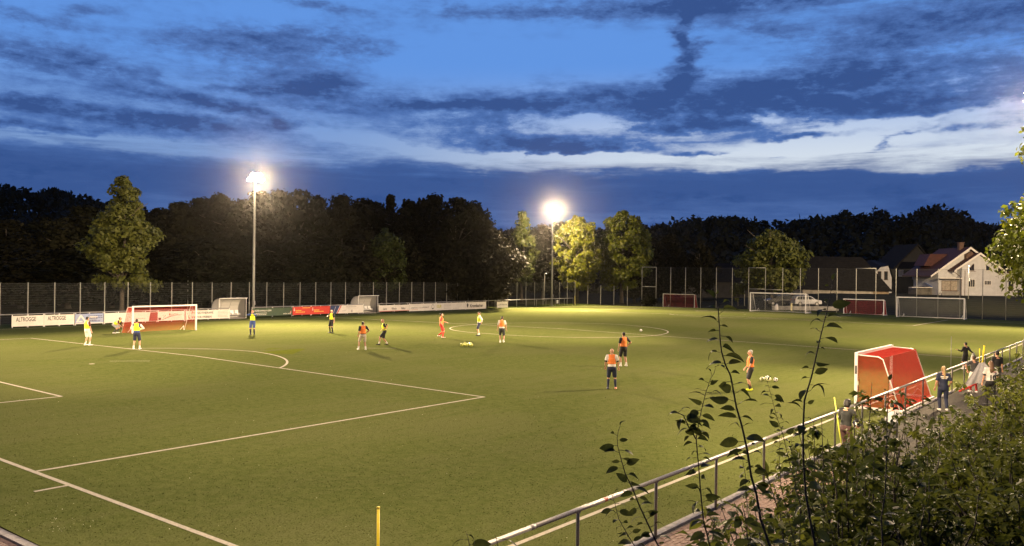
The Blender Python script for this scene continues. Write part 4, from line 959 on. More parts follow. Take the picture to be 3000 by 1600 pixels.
# left veranda: canopy, windows, balcony parapet, posts
m = MB(); m.box((-4.6, .55, 3.05), (4.0, 1.5, .16)); m.build('canopy', WOODF, hs)
window(hs, -4.55, 1.6, 1.75, 1.5, 1.6, SOFFIT, 0, glass=material('curtained glass', (.30, .26, .21), .3, .3, 3)); window(hs, -3.2, 1.6, 1.75, 1.1, 1.6, SOFFIT, 0, glass=MATS['curtained glass'])
m = MB(); m.box((-4.35, .35, .35), (3.1, .10, .95)); m.box((-4.35, .95, -.12), (3.1, 1.3, .12)); m.build('balcony', material('grey balcony panel', (.22, .205, .18), .7, .15, 2), hs)
m = MB(); m.tube([(-6.9, .2, -1.3), (-5.95, .3, .75)], .05, 6); m.tube([(-6.9, .2, -2.2), (-6.9, .2, -1.3)], .05, 6); m.tube([(-6.4, .25, -1.8), (-6.4, .25, -.2)], .04, 6); m.build('stair_rail', WOODF, hs)
m = MB(); m.tube([(-4.2, -.5, 4.3), (-4.0, -.3, 4.0), (-2.95, -.08, 3.3), (-2.8, -.06, 3.0), (-2.8, -.06, 0)], .05, 6); m.build('downpipe', SOFFIT, hs)
m = MB(); m.tube([(-2.2, -.06, 4.4), (-2.2, -.06, -.6)], .05, 6); m.build('downpipe', SOFFIT, hs)
# right lower wing
m = MB(); m.prism([(3.3, 0), (5.4, 0), (5.4, 4.05), (3.3, 4.05)], .35, 1.58); m.build('wall', PLASTER, hs)
m = MB(); m.prism([(5.42, 0), (8.3, 0), (8.3, 2.8), (5.42, 3.9)], 1.2, 8); m.build('wall', PLASTER, hs)
m = MB(); m.prism([(3.2, 4.07), (5.6, 4.07), (7.7, 2.9), (7.7, 3.05), (5.6, 4.25), (3.2, 4.25)], -.1, 8); m.build('roof', TILE, hs)
window(hs, 6.2, 1.2, 1.9, .8, 1.5, SOFFIT, 0)
m = MB(); m.prism([(7.4, 0), (8.2, 0), (8.2, 1.2), (7.4, 1.2)], 1.10, 1.19); m.build('door', M['black'], hs)
# barn with a big dark roof
cx, cy = (145.54, 36.82)
bn = thing('barn', 'low white barn with a huge dark roof behind the far red goal', 'barn', (cx, cy, .0), YAW - PI/2)
u_ = .0602
m = MB(); m.prism([(-7.7, -.5), (7.4, -.5), (7.4, 2.95), (-7.7, 2.95)], 0, 9); m.build('wall', material('stained white wash', (.34, .31, .26), .9, .3, .9, .2), bn)
m = MB(); m.prism([(4.72, -.5), (7.45, -.5), (7.45, 2.6), (7.2, 3.0), (5.0, 3.0), (4.72, 2.4)], -.12, -.01); m.build('wall_panel', material('tan boards', (.24, .18, .11), .9, .2, 2), bn)
m = MB(); m.add([(-8.2, -.6, 2.75), (8.0, -.6, 2.5), (4.6, 4.4, 8.6), (-6.0, 4.4, 8.7), (-8.2, 9.6, 2.75), (8.0, 9.6, 2.5)], [(0, 1, 2, 3), (5, 4, 3, 2), (0, 3, 4), (1, 5, 2), (1, 0, 4, 5)]); rf = m.build('roof', DTILE, bn)
q = MB()
for k in range(13):
    f0 = (k+.6)/14; q.box((-.1 - .5*f0, -.6+5.0*f0, 2.66+5.95*f0+.03), (16.0-5.4*f0, .08, .05))
q.build('tile_course', DTILE, rf)
m = MB(); m.prism([(-.3, .55), (1.4, .55), (1.4, 1.95), (-.3, 1.95)], -.09, -.01); dr = m.build('door', material('red barn door', (.20, .030, .024), .7, .15, 3), bn)
m = MB()
for k in range(5): m.box((-.13+k*.34, -.105, 1.25), (.03, .02, 1.3))
m.build('door_batten', MATS['red barn door'], dr)
# white gable house behind the barn
cx, cy = (160.11, 34.46)
gh = thing('house', 'white half hipped gable house with two tall dark windows behind the barn', 'house', (cx, cy, 1.0), YAW - PI/2 + R(-3))
m = MB(); m.prism([(-1.9, 0), (1.55, 0), (1.55, 4.0), (.9, 6.15), (-.5, 5.9), (-1.35, 5.0), (-1.9, 3.8)], 0, 8); m.build('wall', PLASTER, gh)
m = MB(); m.add([(-2.2, -.3, 3.7), (-1.45, -.3, 5.15), (-.5, -.3, 6.05), (1.0, -.3, 6.3), (1.75, -.3, 4.2), (2.4, -.3, 3.1), (-2.2, 8, 3.7), (-1.0, 8, 6.5), (.2, 8, 7.4), (1.4, 8, 7.4), (2.2, 8, 4.6), (2.9, 8, 3.1)], [(0, 1, 7, 6), (1, 2, 8, 7), (2, 3, 9, 8), (3, 4, 10, 9), (4, 5, 11, 10)]); m.build('roof', DTILE, gh)
window(gh, -.72, 0, 4.35, .55, 1.5, SOFFIT, 0); window(gh, .48, 0, 4.35, .55, 1.5, SOFFIT, 0)
# dark unlit house and outbuildings
cx, cy = (172.06, 32.20)
dh = thing('house', 'unlit dark house with a white framed window, between barn and white house', 'house', (cx, cy, 1.2), YAW - PI/2 + R(2))
m = MB(); m.prism([(-4.2, 0), (5.2, 0), (5.2, 5.2), (.9, 10.2), (-3.4, 5.6), (-4.2, 5.2)], 0, 9); m.build('wall', material('dark slate cladding', (.012, .012, .012), .85, .2, 2), dh)
roof_gable(dh, 'roof', .9, 10.5, -4.7, 4.9, 6.0, 4.6, -.5, 9, mat=DTILE, trim=DTILE)
window(dh, .65, 0, 4.25, 1.1, 1.25, WOODF, 1, glass=material('blind behind glass', (.25, .24, .22), .4)); window(dh, -2.25, 0, 4.7, .8, 1.1, WOODF, 0, glass=MATS['blind behind glass'])
ant = MB(); ant.tube([(1.5, 1, 8.6), (3.6, 1, 6.9)], .05, 5); ant.build('roof_pipe', M['galv'], dh)
cx, cy = (154.18, 24.20)
sh = thing('shed', 'garden shed with a blue tarpaulin roof left of the white house', 'shed', (cx, cy, 1.6), YAW - PI/2)
m = MB(); m.prism([(-3.4, 0), (1.2, 0), (1.2, 1.9), (-.9, 1.9), (-3.4, 1.5)], 0, 3); m.build('wall', material('grey boards', (.11, .10, .085), .9, .25, 2), sh)
m = MB(); m.add([(-1.05, -.2, 1.95), (1.5, -.2, 1.35), (1.5, 1.0, 2.2), (-.9, 2.6, 2.6), (-1.05, -.2, 1.90), (1.5, -.2, 1.30)], [(0, 1, 2, 3), (0, 4, 5, 1)]); m.build('roof', material('blue tarpaulin', (.10, .16, .36), .6, .15, 2), sh)
m = MB(); m.box((-2.8, -.3, 1.72), (3.6, 1.2, .1)); m.build('canopy', WOODF, sh)
cx, cy = (149.49, 60.93)
lw = thing('barn', 'long low dark barn roof behind the dim tree, left of the olive tree', 'barn', (cx, cy, .6), YAW - PI/2)
m = MB(); m.prism([(-9, 0), (9, 0), (9, 3.2), (-9, 3.2)], 0, 8); m.build('wall', material('dark plaster', (.05, .048, .045), .9, .2, 1), lw)
m = MB(); m.add([(-9.6, -.6, 3.1), (9.6, -.6, 3.1), (9.2, 4, 6.9), (-9.2, 4, 6.9), (-9.6, 8.6, 3.1), (9.6, 8.6, 3.1)], [(0, 1, 2, 3), (5, 4, 3, 2), (0, 3, 4), (1, 5, 2)]); m.build('roof', DTILE, lw)
# low pavement and wall behind the main goal
cx, cy = (112.69, 31.69)
# cars
def car(px, L, label, paint, rz, z):
    t = thing('parked_car', label, 'car', (px[0], px[1], z), rz, 'cars parked behind the main far goal'); k = L/4.0
    side = [(-2.0, .28), (-2.0, .80), (-1.93, .98), (-1.72, 1.38), (-1.35, 1.46), (-.1, 1.47), (.45, 1.36), (1.0, .98), (1.85, .80), (2.0, .62), (2.0, .28)]
    m = MB(); n = len(side)
    def ring(y, s, top): return [((p[0]*k*s), y, (.28 + (p[1]-.28)*(top if p[1] > .9 else 1))*k) for p in side]
    rows = [ring(-.86*k, .97, .965), ring(-.80*k, 1, 1), ring(.80*k, 1, 1), ring(.86*k, .97, .965)]
    vs = [q for rr_ in rows for q in rr_]; fs = [tuple(range(n)), tuple(range(4*n-1, 3*n-1, -1))]
    for a in range(3):
        for i in range(n): fs.append((a*n+i, a*n+(i+1) % n, (a+1)*n+(i+1) % n, (a+1)*n+i))
    m.add(vs, fs); m.build('body', paint, t)
    for s_ in (-1, 1):
        y = s_*.875*k
        for pts in ([(-1.72, .95), (-1.55, 1.34), (-.95, 1.38), (-.95, .95)], [(-.85, .95), (-.85, 1.38), (-.12, 1.38), (-.12, .95)], [(-.02, .95), (-.02, 1.38), (.35, 1.3), (.82, .97)]):
            g = MB(); g.prism([(p[0]*k, p[1]*k) for p in pts], y - .008*s_, y); g.build('side_window', GLASS, t)
        for wx in (-1.25, 1.22):
            w = MB(); w.tube([(wx*k, s_*.70*k, .31*k), (wx*k, s_*.89*k, .31*k)], .31*k, 16); wl = w.build('wheel', M['rubber'], t, smooth=False)
            h = MB(); h.tube([(wx*k, s_*.89*k, .31*k), (wx*k, s_*.90*k, .31*k)], .19*k, 12); h.build('rim', M['galv'], wl)
        l_ = MB(); l_.box((1.93*k, s_*.62*k, .70*k), (.12*k, .34*k, .14*k)); l_.build('headlight', M['white_plastic'], t)
        l_ = MB(); l_.box((-1.97*k, s_*.66*k, .88*k), (.08*k, .22*k, .26*k)); l_.build('tail_light', material('tail light red', (.25, .01, .01), .3), t)
        mi = MB(); mi.box((.42*k, s_*.96*k, 1.0*k), (.12*k, .18*k, .12*k)); mi.build('mirror', paint, t)
    wsn = MB(); wsn.add([(.50*k, -.74*k, 1.345*k+.012), (.50*k, .74*k, 1.345*k+.012), (1.0*k, .78*k, .99*k+.012), (1.0*k, -.78*k, .99*k+.012)], [(0, 3, 2, 1)]); wsn.build('windscreen', GLASS, t)
    bp = MB(); bp.box((1.99*k, 0, .42*k), (.08*k, 1.5*k, .22*k)); bp.build('bumper', M['black'], t)
    return t
car((115.18, 33.38), 4.0, 'white hatchback parked behind the main far goal', material('white car paint', (.42, .42, .42), .25, spec=.7), YAW - PI/2 + R(4), .72)
car((116.64, 37.99), 4.1, 'dark car parked left of the white hatchback', material('dark car paint', (.035, .035, .038), .25, spec=.7), YAW - PI/2 + R(184), .62)
m = MB(); m.box((0, 0, .30), (9.5, .25, .6)); g_ = m.build('low_wall', material('pale concrete wall', (.26, .25, .23), .9, .2, 1), None, loc=(*(112.59, 32.63), .15), rot=(0, 0, YAW - PI/2)); tag(g_, 'low pale concrete wall in front of the parked cars', 'wall')
sk_ = MB(); sk_.tube([(0, 0, 0), (.02, 0, .5), (.12, 0, .95), (.2, 0, 1.12)], [.24, .26, .17, .05], 10); o = sk_.build('sack', M['banner_white'], None, True, loc=(*(106.15, 34.36), .05)); tag(o, 'pale upright sack standing behind the main goal net', 'sack')
ps_ = MB(); ps_.box((0, 0, .55), (.32, .12, 1.1)); ps_.box((0, 0, 1.12), (.36, .16, .04)); o = ps_.build('marker_post', material('cream post', (.62, .56, .30), .6), None, loc=(*(107.43, 32.73), .12)); tag(o, 'cream coloured marker post behind the main goal net', 'post')

# ------------------------------------------------------------------ people
CLOTH = {}
def cloth(name, col, var=.10, rough=.75): CLOTH[name] = material('cloth ' + name, col, rough, var, 14, .25); return CLOTH[name]
for nm, c in dict(lime=(.72, .78, .03), orange=(1.0, .25, .05), white=(.74, .71, .66), black=(.014, .014, .016), navy=(.016, .022, .055), blue=(.03, .06, .22), maroon=(.085, .012, .012), red=(.55, .035, .025),
                  beige=(.56, .47, .38), grey=(.30, .30, .30), dgrey=(.05, .052, .052), hoodie=(.013, .015, .014), lgrey=(.46, .46, .47), pink=(.06, .028, .026), peach=(.80, .34, .22)).items(): cloth(nm, c)
SKIN = material('skin', (.50, .27, .17), .55, .08, 20); SKIN2 = material('skin tanned', (.40, .20, .12), .55, .08, 20)
HAIR = {'black': material('black hair', (.012, .010, .009), .6, .2, 40), 'brown': material('brown hair', (.055, .030, .016), .6, .25, 40), 'lbrown': material('long light brown hair', (.15, .085, .045), .6, .25, 40), 'blonde': material('blonde hair', (.42, .29, .13), .6, .2, 40), 'grey': material('grey hair', (.40, .38, .34), .6, .2, 40)}
EYE = material('eye', (.02, .015, .012), .3)
def ico(c, rad, rot=None):
    g = ICO; c = Vector(c); out_ = []
    for p in g:
        q = Vector((p[0]*rad[0], p[1]*rad[1], p[2]*rad[2]))
        if rot is not None: q = rot @ q
        out_.append(q + c)
    return out_
_b = bmesh.new(); bmesh.ops.create_icosphere(_b, subdivisions=2, radius=1); ICO = [v.co.copy() for v in _b.verts]; _b.free()
class Hull:
    def __init__(s): s.m = MB()
    def hull(s, *ells):
        b = bmesh.new()
        for e in ells:
            rad = e[1] if hasattr(e[1], '__len__') else (e[1],)*3
            for q in ico(e[0], rad, e[2] if len(e) > 2 else None): b.verts.new(q)
        bmesh.ops.convex_hull(b, input=b.verts); loose = [v for v in b.verts if not v.link_faces]
        bmesh.ops.delete(b, geom=loose, context='VERTS'); b.verts.index_update()
        s.m.add([v.co.copy() for v in b.verts], [tuple(v.index for v in f.verts) for f in b.faces]); b.free(); return s
    def build(s, name, mat, parent, voxel=.014, smooth=2, dec=None):
        o = s.m.build(name, mat, parent, True)
        md = o.modifiers.new('remesh', 'REMESH'); md.mode = 'VOXEL'; md.voxel_size = voxel; md.use_smooth_shade = True
        if smooth: sm = o.modifiers.new('smooth', 'SMOOTH'); sm.iterations = smooth; sm.factor = .5
        if dec: de = o.modifiers.new('decimate', 'DECIMATE'); de.ratio = dec
        return o
def ik(a, c, l1, l2, hint):
    a, c, hint = Vector(a), Vector(c), Vector(hint); v = c-a; L = min(v.length, (l1+l2)*.998); n = v.normalized(); c2 = a + n*L
    x = (l1*l1 - l2*l2 + L*L)/(2*L); h = math.sqrt(max(0, l1*l1-x*x)); p = hint - n*hint.dot(n)
    p = p.normalized() if p.length > 1e-5 else Vector((0, 1, 0))
    return a + n*x + p*h, c2
def person(x, y, heading, h, label, z=None, group=None, fl=(-.12, 0), fr=(.12, 0), lift=(0, 0), pel=(0, 0, 0), lean=0.0, side=0.0, hl=None, hr=None, el=None, er=None, head=(0, 0), w=1.0,
           shirt='white', sleeve='short', bib=None, legs='shorts', lcol='navy', lmat=None, sock='white', sockh=.45, shoe='white', shoe2=None, hair='black', hstyle='short', skin=SKIN, hem=None, cuff=None, build=1.0, sleeve_col=None):
    """heading: compass of the body in plan, local +y = forward, +x = right; joints in metres for a 1.75 m adult"""
    t = thing('person', label, 'person', (x, y, crown(y) if z is None else z), R(heading) - PI/2, group, h/1.75)
    P = Vector(pel) + Vector((0, 0, 0)); hip = Vector((P.x, P.y, .93 + P.z))
    RT = Matrix.Rotation(-lean, 3, 'X') @ Matrix.Rotation(side, 3, 'Y')
    def up_(px, py, pz): return hip + RT @ Vector((px, py, pz-.93))
    chest, belly, pelv = up_(0, 0, 1.30), up_(0, .01, 1.10), up_(0, 0, .955)
    sh = {-1: up_(-.185*w, -.01, 1.425), 1: up_(.185*w, -.01, 1.425)}; neck = up_(0, -.005, 1.49)
    HY = Matrix.Rotation(-head[0], 3, 'Z') @ Matrix.Rotation(-head[1], 3, 'X') @ Matrix.Rotation(-lean*.35, 3, 'X')
    hc = up_(0, 0, 1.50) + HY @ Vector((0, .015, .135))
    J = {}
    for s_, hand, elb in ((-1, hl, el), (1, hr, er)):
        tgt = Vector(hand) if hand is not None else Vector((s_*.27*w, .05, .90 + P.z))
        e_, w_ = ik(sh[s_], tgt, .285, .255, elb if elb is not None else (s_*.25, -1, -.15)); J[s_] = (sh[s_], e_, w_)
    G = {}
    for s_, f, lf in ((-1, fl, lift[0]), (1, fr, lift[1])):
        hp_ = hip + Vector((s_*.095, 0, -.03)); an = Vector((f[0], f[1], .085 + lf)); kn, an = ik(hp_, an, .43, .415, (s_*.12, 1, 0)); G[s_] = (hp_, kn, an)
    # --- one continuous body surface
    B = Hull()
    B.hull((pelv, (.155*w, .112*build, .115), RT), (belly, (.142*w, .102*build, .12), RT)); B.hull((belly, (.142*w, .102*build, .12), RT), (chest, (.163*w, .115*build, .14), RT))
    B.hull((sh[-1], .055), (up_(0, -.01, 1.42), (.10, .085, .065), RT), (sh[1], .055)); B.hull((chest, (.15*w, .10, .1), RT), (sh[-1], .05), (sh[1], .05))
    B.hull((up_(0, -.01, 1.42), .062), (hc + HY @ Vector((0, -.02, -.08)), .055))
    B.hull((hc, (.076, .094, .108), HY), (hc + HY @ Vector((0, -.012, .02)), (.078, .098, .095), HY)); B.hull((hc + HY @ Vector((0, .03, -.06)), (.058, .062, .055), HY), (hc, (.068, .085, .06), HY))
    B.hull((hc + HY @ Vector((0, .092, .005)), .011), (hc + HY @ Vector((0, .112, -.028)), .016))                     # nose
    B.hull((hc + HY @ Vector((-.018, .088, -.062)), .010), (hc + HY @ Vector((.018, .088, -.062)), .010))              # lips
    for s_ in (-1, 1):
        B.hull((hc + HY @ Vector((s_*.082, -.005, 0)), (.012, .024, .034), HY))                                         # ear
        S, E, W = J[s_]; B.hull((S, .052*build**.5), (E, .041)); B.hull((E, .042), (W, .028))
        fd = (W-E).normalized(); side_ = fd.cross(Vector((0, 0, 1))) if abs(fd.z) < .95 else Vector((0, 1, 0)); side_.normalize(); pn = fd.cross(side_)
        palm = W + fd*.075; B.hull((W, .026), (W + fd*.045, (.032, .032, .022)), (palm + side_*.028, .015), (palm - side_*.028, .015))
        for k, (o_, L_) in enumerate(((-.030, .062), (-.010, .074), (.010, .070), (.030, .055))):                        # fingers
            a = palm + side_*o_; b = a + fd*L_*.5 + pn*.008; c = b + fd*L_*.42 + pn*.026; B.hull((a, .0115), (b, .0105)); B.hull((b, .0105), (c, .0095))
        a = W + fd*.035 - side_*.028; b = a + fd*.035 - side_*.022 + pn*.012; B.hull((a, .014), (b, .0115)); B.hull((b, .0115), (b + fd*.03 + pn*.012, .010))   # thumb
        H, K, A = G[s_]; B.hull((H, .086*build**.5), (K, .056)); B.hull((K, .056), (K.lerp(A, .35) + Vector((0, -.018, 0)), .055)); B.hull((K.lerp(A, .35) + Vector((0, -.018, 0)), .054), (A, .036))
        B.hull((A, .036), (A + Vector((0, .05, -.05)), (.035, .04, .028)))
    B.build('body', skin, t, .0115, 2, .5)
    e = MB()
    for s_ in (-1, 1): e.sphere(hc + HY @ Vector((s_*.033, .086, .012)), .012, 8, 5)
    e.build('eye', EYE, t)
    # --- clothes follow the body
    o_ = .014; S1 = Hull()
    S1.hull((pelv + RT @ Vector((0, 0, .03)), (.160*w+o_, .114*build+o_, .09), RT), (belly, (.145*w+o_, .105*build+o_, .12), RT)); S1.hull((belly, (.145*w+o_, .105*build+o_, .12), RT), (chest, (.166*w+o_, .118*build+o_, .15), RT)); S1.hull((chest, (.15*w, .11, .1), RT), (sh[-1], .066), (sh[1], .066), (up_(0, -.01, 1.43), (.09, .075, .062), RT))
    SL = Hull()
    for s_ in (-1, 1):
        S, E, W = J[s_]
        if sleeve == 'short': SL.hull((S, .068), (S.lerp(E, .72), .062))
        else: SL.hull((S, .066), (E, .056)); SL.hull((E, .056), (W - (W-E)*.06, .043))
    if sleeve_col: SL.build('sleeve', CLOTH[sleeve_col], t, .018, 1)
    else: S1.m.add(SL.m.v, SL.m.f)
    S1.build('shirt', CLOTH[shirt], t, .018, 1)
    if cuff:
        c = Hull()
        for s_ in (-1, 1): S, E, W = J[s_]; c.hull((S.lerp(E, .70), .064), (S.lerp(E, .78), .063))
        c.build('cuff', CLOTH[cuff], t, .018, 0)
    if bib:
        q = .027; b = Hull(); lo = 0.0 if hem is None else hem
        b.hull((up_(0, 0, 1.05+lo), (.158*w+q, .114*build+q, .06), RT), (belly + RT @ Vector((0, 0, .03)), (.142*w+q, .108*build+q, .09), RT)); b.hull((belly + RT @ Vector((0, 0, .03)), (.142*w+q, .108*build+q, .09), RT), (chest, (.148*w+q, .118*build+q, .12), RT))
        b.hull((chest, (.135*w+q, .112*build+q, .10), RT), (up_(-.105*w, -.01, 1.462), (.045, .075, .035), RT), (up_(.105*w, -.01, 1.462), (.045, .075, .035), RT))
        b.build('bib', CLOTH[bib], t, .018, 1)
    L = Hull()
    L.hull((pelv + Vector((0, 0, .01)), (.157*w+o_, .118*build+o_, .10), RT), (hip + Vector((0, 0, -.06)), (.16*w, .12*build, .08)))
    for s_ in (-1, 1):
        H, K, A = G[s_]
        if legs == 'shorts': L.hull((H + Vector((0, 0, .02)), .102*build**.5), (H.lerp(K, .80), .094))
        else:
            cf = K.lerp(A, .35) + Vector((0, -.018, 0)); L.hull((H, .098*build**.5), (K, .072)); L.hull((K, .072), (cf, .070)); L.hull((cf, .070), (A + Vector((0, 0, .02)), .054))
    L.build('shorts' if legs == 'shorts' else 'trousers', CLOTH[lcol], t, .018, 1)
    for s_ in (-1, 1):
        H, K, A = G[s_]
        if sock:
            k = Hull(); a0 = A.lerp(K, sockh); cv = Vector((0, -.016, 0))
            if sockh > .6: k.hull((a0 + cv*.4, .062), (A.lerp(K, .62) + cv, .062)); k.hull((A.lerp(K, .62) + cv, .062), (A, .043))
            else: k.hull((a0 + cv*.3, .050), (A, .043))
            k.hull((A, .042), (A + Vector((0, .03, -.04)), .042)); k.build('sock', CLOTH[sock], t, .016, 0)
        f = Hull(); to = Vector((s_*.035, .20, -.055)); f.hull((A + Vector((0, -.045, -.045)), (.042, .045, .040)), (A + Vector((0, .06, -.048)), (.046, .06, .037)), (A + to*.85, (.046, .06, .026))); f.hull((A + Vector((0, -.02, -.02)), .044), (A + Vector((0, .04, -.03)), .044))
        f.build('shoe', CLOTH[shoe2 if (shoe2 and s_ == 1) else shoe], t, .014, 1)
    if hstyle != 'bald':
        hr_ = Hull(); HM = HAIR[hair]
        hr_.hull((hc + HY @ Vector((0, -.026, .038)), (.084, .094, .086), HY)); hr_.hull((hc + HY @ Vector((0, -.045, -.01)), (.080, .066, .075), HY))
        if hstyle == 'bob': hr_.hull((hc + HY @ Vector((0, -.02, .04)), (.105, .112, .10), HY), (hc + HY @ Vector((0, -.05, -.06)), (.098, .085, .075), HY))
        if hstyle == 'long': hr_.hull((hc + HY @ Vector((0, -.06, -.02)), (.088, .06, .10), HY), (up_(-.02, -.155, 1.40), (.085, .038, .10), RT)); hr_.hull((up_(-.02, -.155, 1.40), (.085, .038, .08), RT), (up_(-.04, -.15, 1.34), (.05, .03, .06), RT))
        if hstyle == 'pony': hr_.hull((hc + HY @ Vector((0, -.10, .03)), .04), (hc + HY @ Vector((0, -.14, -.06)), (.045, .035, .06))); hr_.hull((hc + HY @ Vector((0, -.14, -.06)), (.045, .035, .06)), (up_(.01, -.15, 1.33), (.035, .028, .06), RT))
        hr_.build('hair', HM, t, .016, 1)
    return t, up_, J
GL, GO = 'players in lime bibs', 'players in orange bibs'
V = Vector
person(16.06, 43.12, 8, 1.77, 'player in lime bib, maroon sleeves and long white shorts near the left goal', None, GL, (-.15, -.02), (.15, .06), head=(-.2, 0), hl=(-.29, .06, .86), hr=(.27, .10, .84), shirt='white', sleeve_col='maroon', bib='lime', lcol='white', sock='white', shoe='white', hair='black', build=1.2, w=1.05)
person(16.63, 38.30, 42, 1.77, 'player in lime bib with white sleeves and navy shorts, back turned, by the left goal', None, GL, (-.17, 0), (.17, 0), hl=(-.14, .22, 1.14), hr=(.14, .22, 1.14), el=(-1, -.3, -.1), er=(1, -.3, -.1), shirt='blue', sleeve_col='white', sleeve='long', bib='lime', hem=.06, lcol='navy', sock='white', sockh=.3, shoe='white', hair='black', build=1.15, w=1.08)
person(28.31, 43.76, 222, 1.84, 'player in lime bib and blue shorts with hands raised to his face', None, GL, (-.13, 0), (.13, 0), hl=(-.06, .16, 1.50), hr=(.06, .16, 1.50), el=(-1, .2, -.4), er=(1, .2, -.4), head=(0, .1), shirt='blue', sleeve='long', bib='lime', lcol='blue', sock='navy', sockh=.85, shoe='black', hair='lbrown')
person(33.64, 41.34, 188, 1.78, 'player in lime bib, black shirt and black socks facing the camera near the red banner', None, GL, (-.14, .02), (.14, -.03), hl=(-.27, .04, .88), hr=(.10, .20, 1.30), er=(1, .1, -.5), head=(-.3, .1), shirt='black', bib='lime', lcol='black', sock='black', sockh=.9, shoe='black', hair='blonde')
person(25.44, 28.69, 62, 1.72, 'player in orange bib, black tee and beige shorts striding left', None, GO, (-.22, .16), (.17, -.06), pel=(0, 0, -.03), head=(.9, 0), hl=(-.25, .1, .92), hr=(.20, .08, 1.02), er=(1, -.35, 0), shirt='black', bib='orange', lcol='beige', sock='white', sockh=.35, shoe='white', hair='black', build=1.2, w=1.05)
person(28.50, 30.02, 142, 1.74, 'bald player in lime bib and black shorts walking left with bowed head', None, GL, (-.10, .38), (.10, -.16), (.03, .02), pel=(0, .04, -.055), lean=.12, head=(.1, .35), hl=(-.22, .20, 1.02), hr=(.24, -.10, 1.02), er=(.3, -1, .1), shirt='black', bib='lime', lcol='black', sock='white', sockh=.3, shoe='black', hstyle='bald')
person(35.34, 31.55, -42, 1.80, 'player all in red with orange bib walking right near the centre circle', None, GO, (-.09, .10), (.09, -.20), (.0, .10), pel=(0, 0, -.03), hl=(-.16, .36, 1.08), hr=(.25, .05, .92), el=(-.2, -1, -.2), shirt='red', bib='orange', lcol='red', sock='red', sockh=.85, shoe='beige', hair='black')
person(39.02, 31.18, 140, 1.77, 'player in lime bib over white long sleeves standing in the centre circle, hand behind back', None, GL, (-.11, .06), (.11, -.05), lean=-.03, head=(.2, .1), hl=(-.10, -.17, 1.0), hr=(.22, -.14, 1.02), el=(-1, -.5, 0), er=(.6, -1, 0), shirt='white', sleeve='long', bib='lime', lcol='navy', sock='white', sockh=.2, shoe='black', hair='brown')
person(35.67, 26.32, 36, 1.82, 'player in orange bib over white shirt walking away, right of the lime ball pile', None, GO, (-.10, .12), (.12, -.16), (0, .05), pel=(0, 0, -.02), hl=(-.29, .04, .86), hr=(.29, .06, .86), shirt='white', bib='orange', hem=.06, lcol='dgrey', sock='white', sockh=.6, shoe='white', shoe2='white', hair='black')
person(29.82, 13.43, 58, 1.80, 'player in orange bib and black kit, hand on hip, behind the bald orange player', None, GO, (-.14, .02), (.16, -.02), head=(.1, 0), hl=(-.27, .06, .88), hr=(.19, -.02, 1.04), er=(1, -.3, 0), shirt='black', bib='orange', lcol='black', sock='white', sockh=.25, shoe='white', hair='black', build=1.1)
person(22.02, 9.38, 32, 1.72, 'bald player in orange bib with white tee and navy socks, back turned', None, GO, (-.15, 0), (.17, .03), head=(-.2, 0), hl=(-.27, .12, .95), hr=(.30, .18, .92), er=(1, -.6, -.2), shirt='white', cuff='black', bib='orange', hem=.07, lcol='navy', sock='navy', sockh=.8, shoe='navy', shoe2='peach', hstyle='bald', build=1.2, w=1.06)
person(26.02, 4.93, 128, 1.74, 'grey haired player in orange bib with lime shoes, rightmost on the turf', None, GO, (-.10, .05), (.10, -.06), head=(.1, .05), hl=(-.18, .16, .92), hr=(.15, .18, .96), shirt='black', bib='orange', lcol='black', sock='black', sockh=.5, shoe='lime', hair='grey', build=1.15)
person(22.75, 52.85, -48, 1.74, 'goalkeeper in lime bib bending forward beside the left red goal', None, GL, (-.2, .05), (.2, -.05), pel=(0, -.14, -.26), lean=1.05, head=(0, -.5), hl=(-.16, .46, .55), hr=(.16, .46, .55), el=(-1, -.2, 0), er=(1, -.2, 0), shirt='white', sleeve_col='maroon', bib='lime', lcol='grey', sock='dgrey', sockh=.7, shoe='white', hair='brown')
# people on the path and at the railing, right
w1, up1, _ = person(25.91, -2.58, 24, 1.70, 'woman in navy tee and dark trousers with blonde ponytail walking along the railing', 0.0, 'people by the near railing', (-.08, .16), (.09, -.16), (.0, .05), pel=(0, 0, -.02), hl=(-.27, .06, .90), hr=(.26, .18, 1.0), shirt='navy', legs='trousers', lcol='navy', sock=None, shoe='white', hair='blonde', hstyle='pony', w=.95, build=1.12)
pr_ = MB(); pr_.box((0, -.142, 1.335), (.26, .004, .05)); pr_.box((0, -.142, 1.27), (.20, .004, .03)); pr_.build('back_print', CLOTH['white'], w1)
person(42.9, -.30, 55, 1.47, 'dark dressed person with spread arms holding a pole and a bag beyond the railing', None, 'people by the near railing', (-.15, 0), (.15, .08), hl=(-.52, .12, 1.26), hr=(.42, -.12, 1.10), el=(-.3, 0, -1), er=(.5, -.5, -1), shirt='black', sleeve='long', lcol='black', sock='white', sockh=.3, shoe='white', hair='black')
bg_ = Hull(); bg_.hull(((0, 0, -.12), (.10, .08, .10)), ((.10, 0, -.42), (.28, .16, .22))); bg_.hull(((.02, 0, 0), .03), ((0, 0, -.12), .05)); bag = bg_.build('bag', material('black and white bag', (.02, .02, .022), .5, 0, 3, .3, col2=(.40, .42, .36)), None, .02, 2)
bag.location = (43.25, -.62, .93); tag(bag, 'black and white sports bag hanging from the spread arm person', 'bag')
f4, up4, J4 = person(32.59, -2.45, 32, 1.60, 'child carrying a pale grey flag with the numeral 4 on the path', 0.0, 'people by the near railing', (-.10, .06), (.10, -.08), hl=(-.30, -.02, 1.06), hr=(.30, .06, .98), el=(-1, -.4, 0), er=(1, -.4, 0), shirt='dgrey', lcol='white', sock='red', sockh=.75, shoe='white', hair='brown', w=.9)
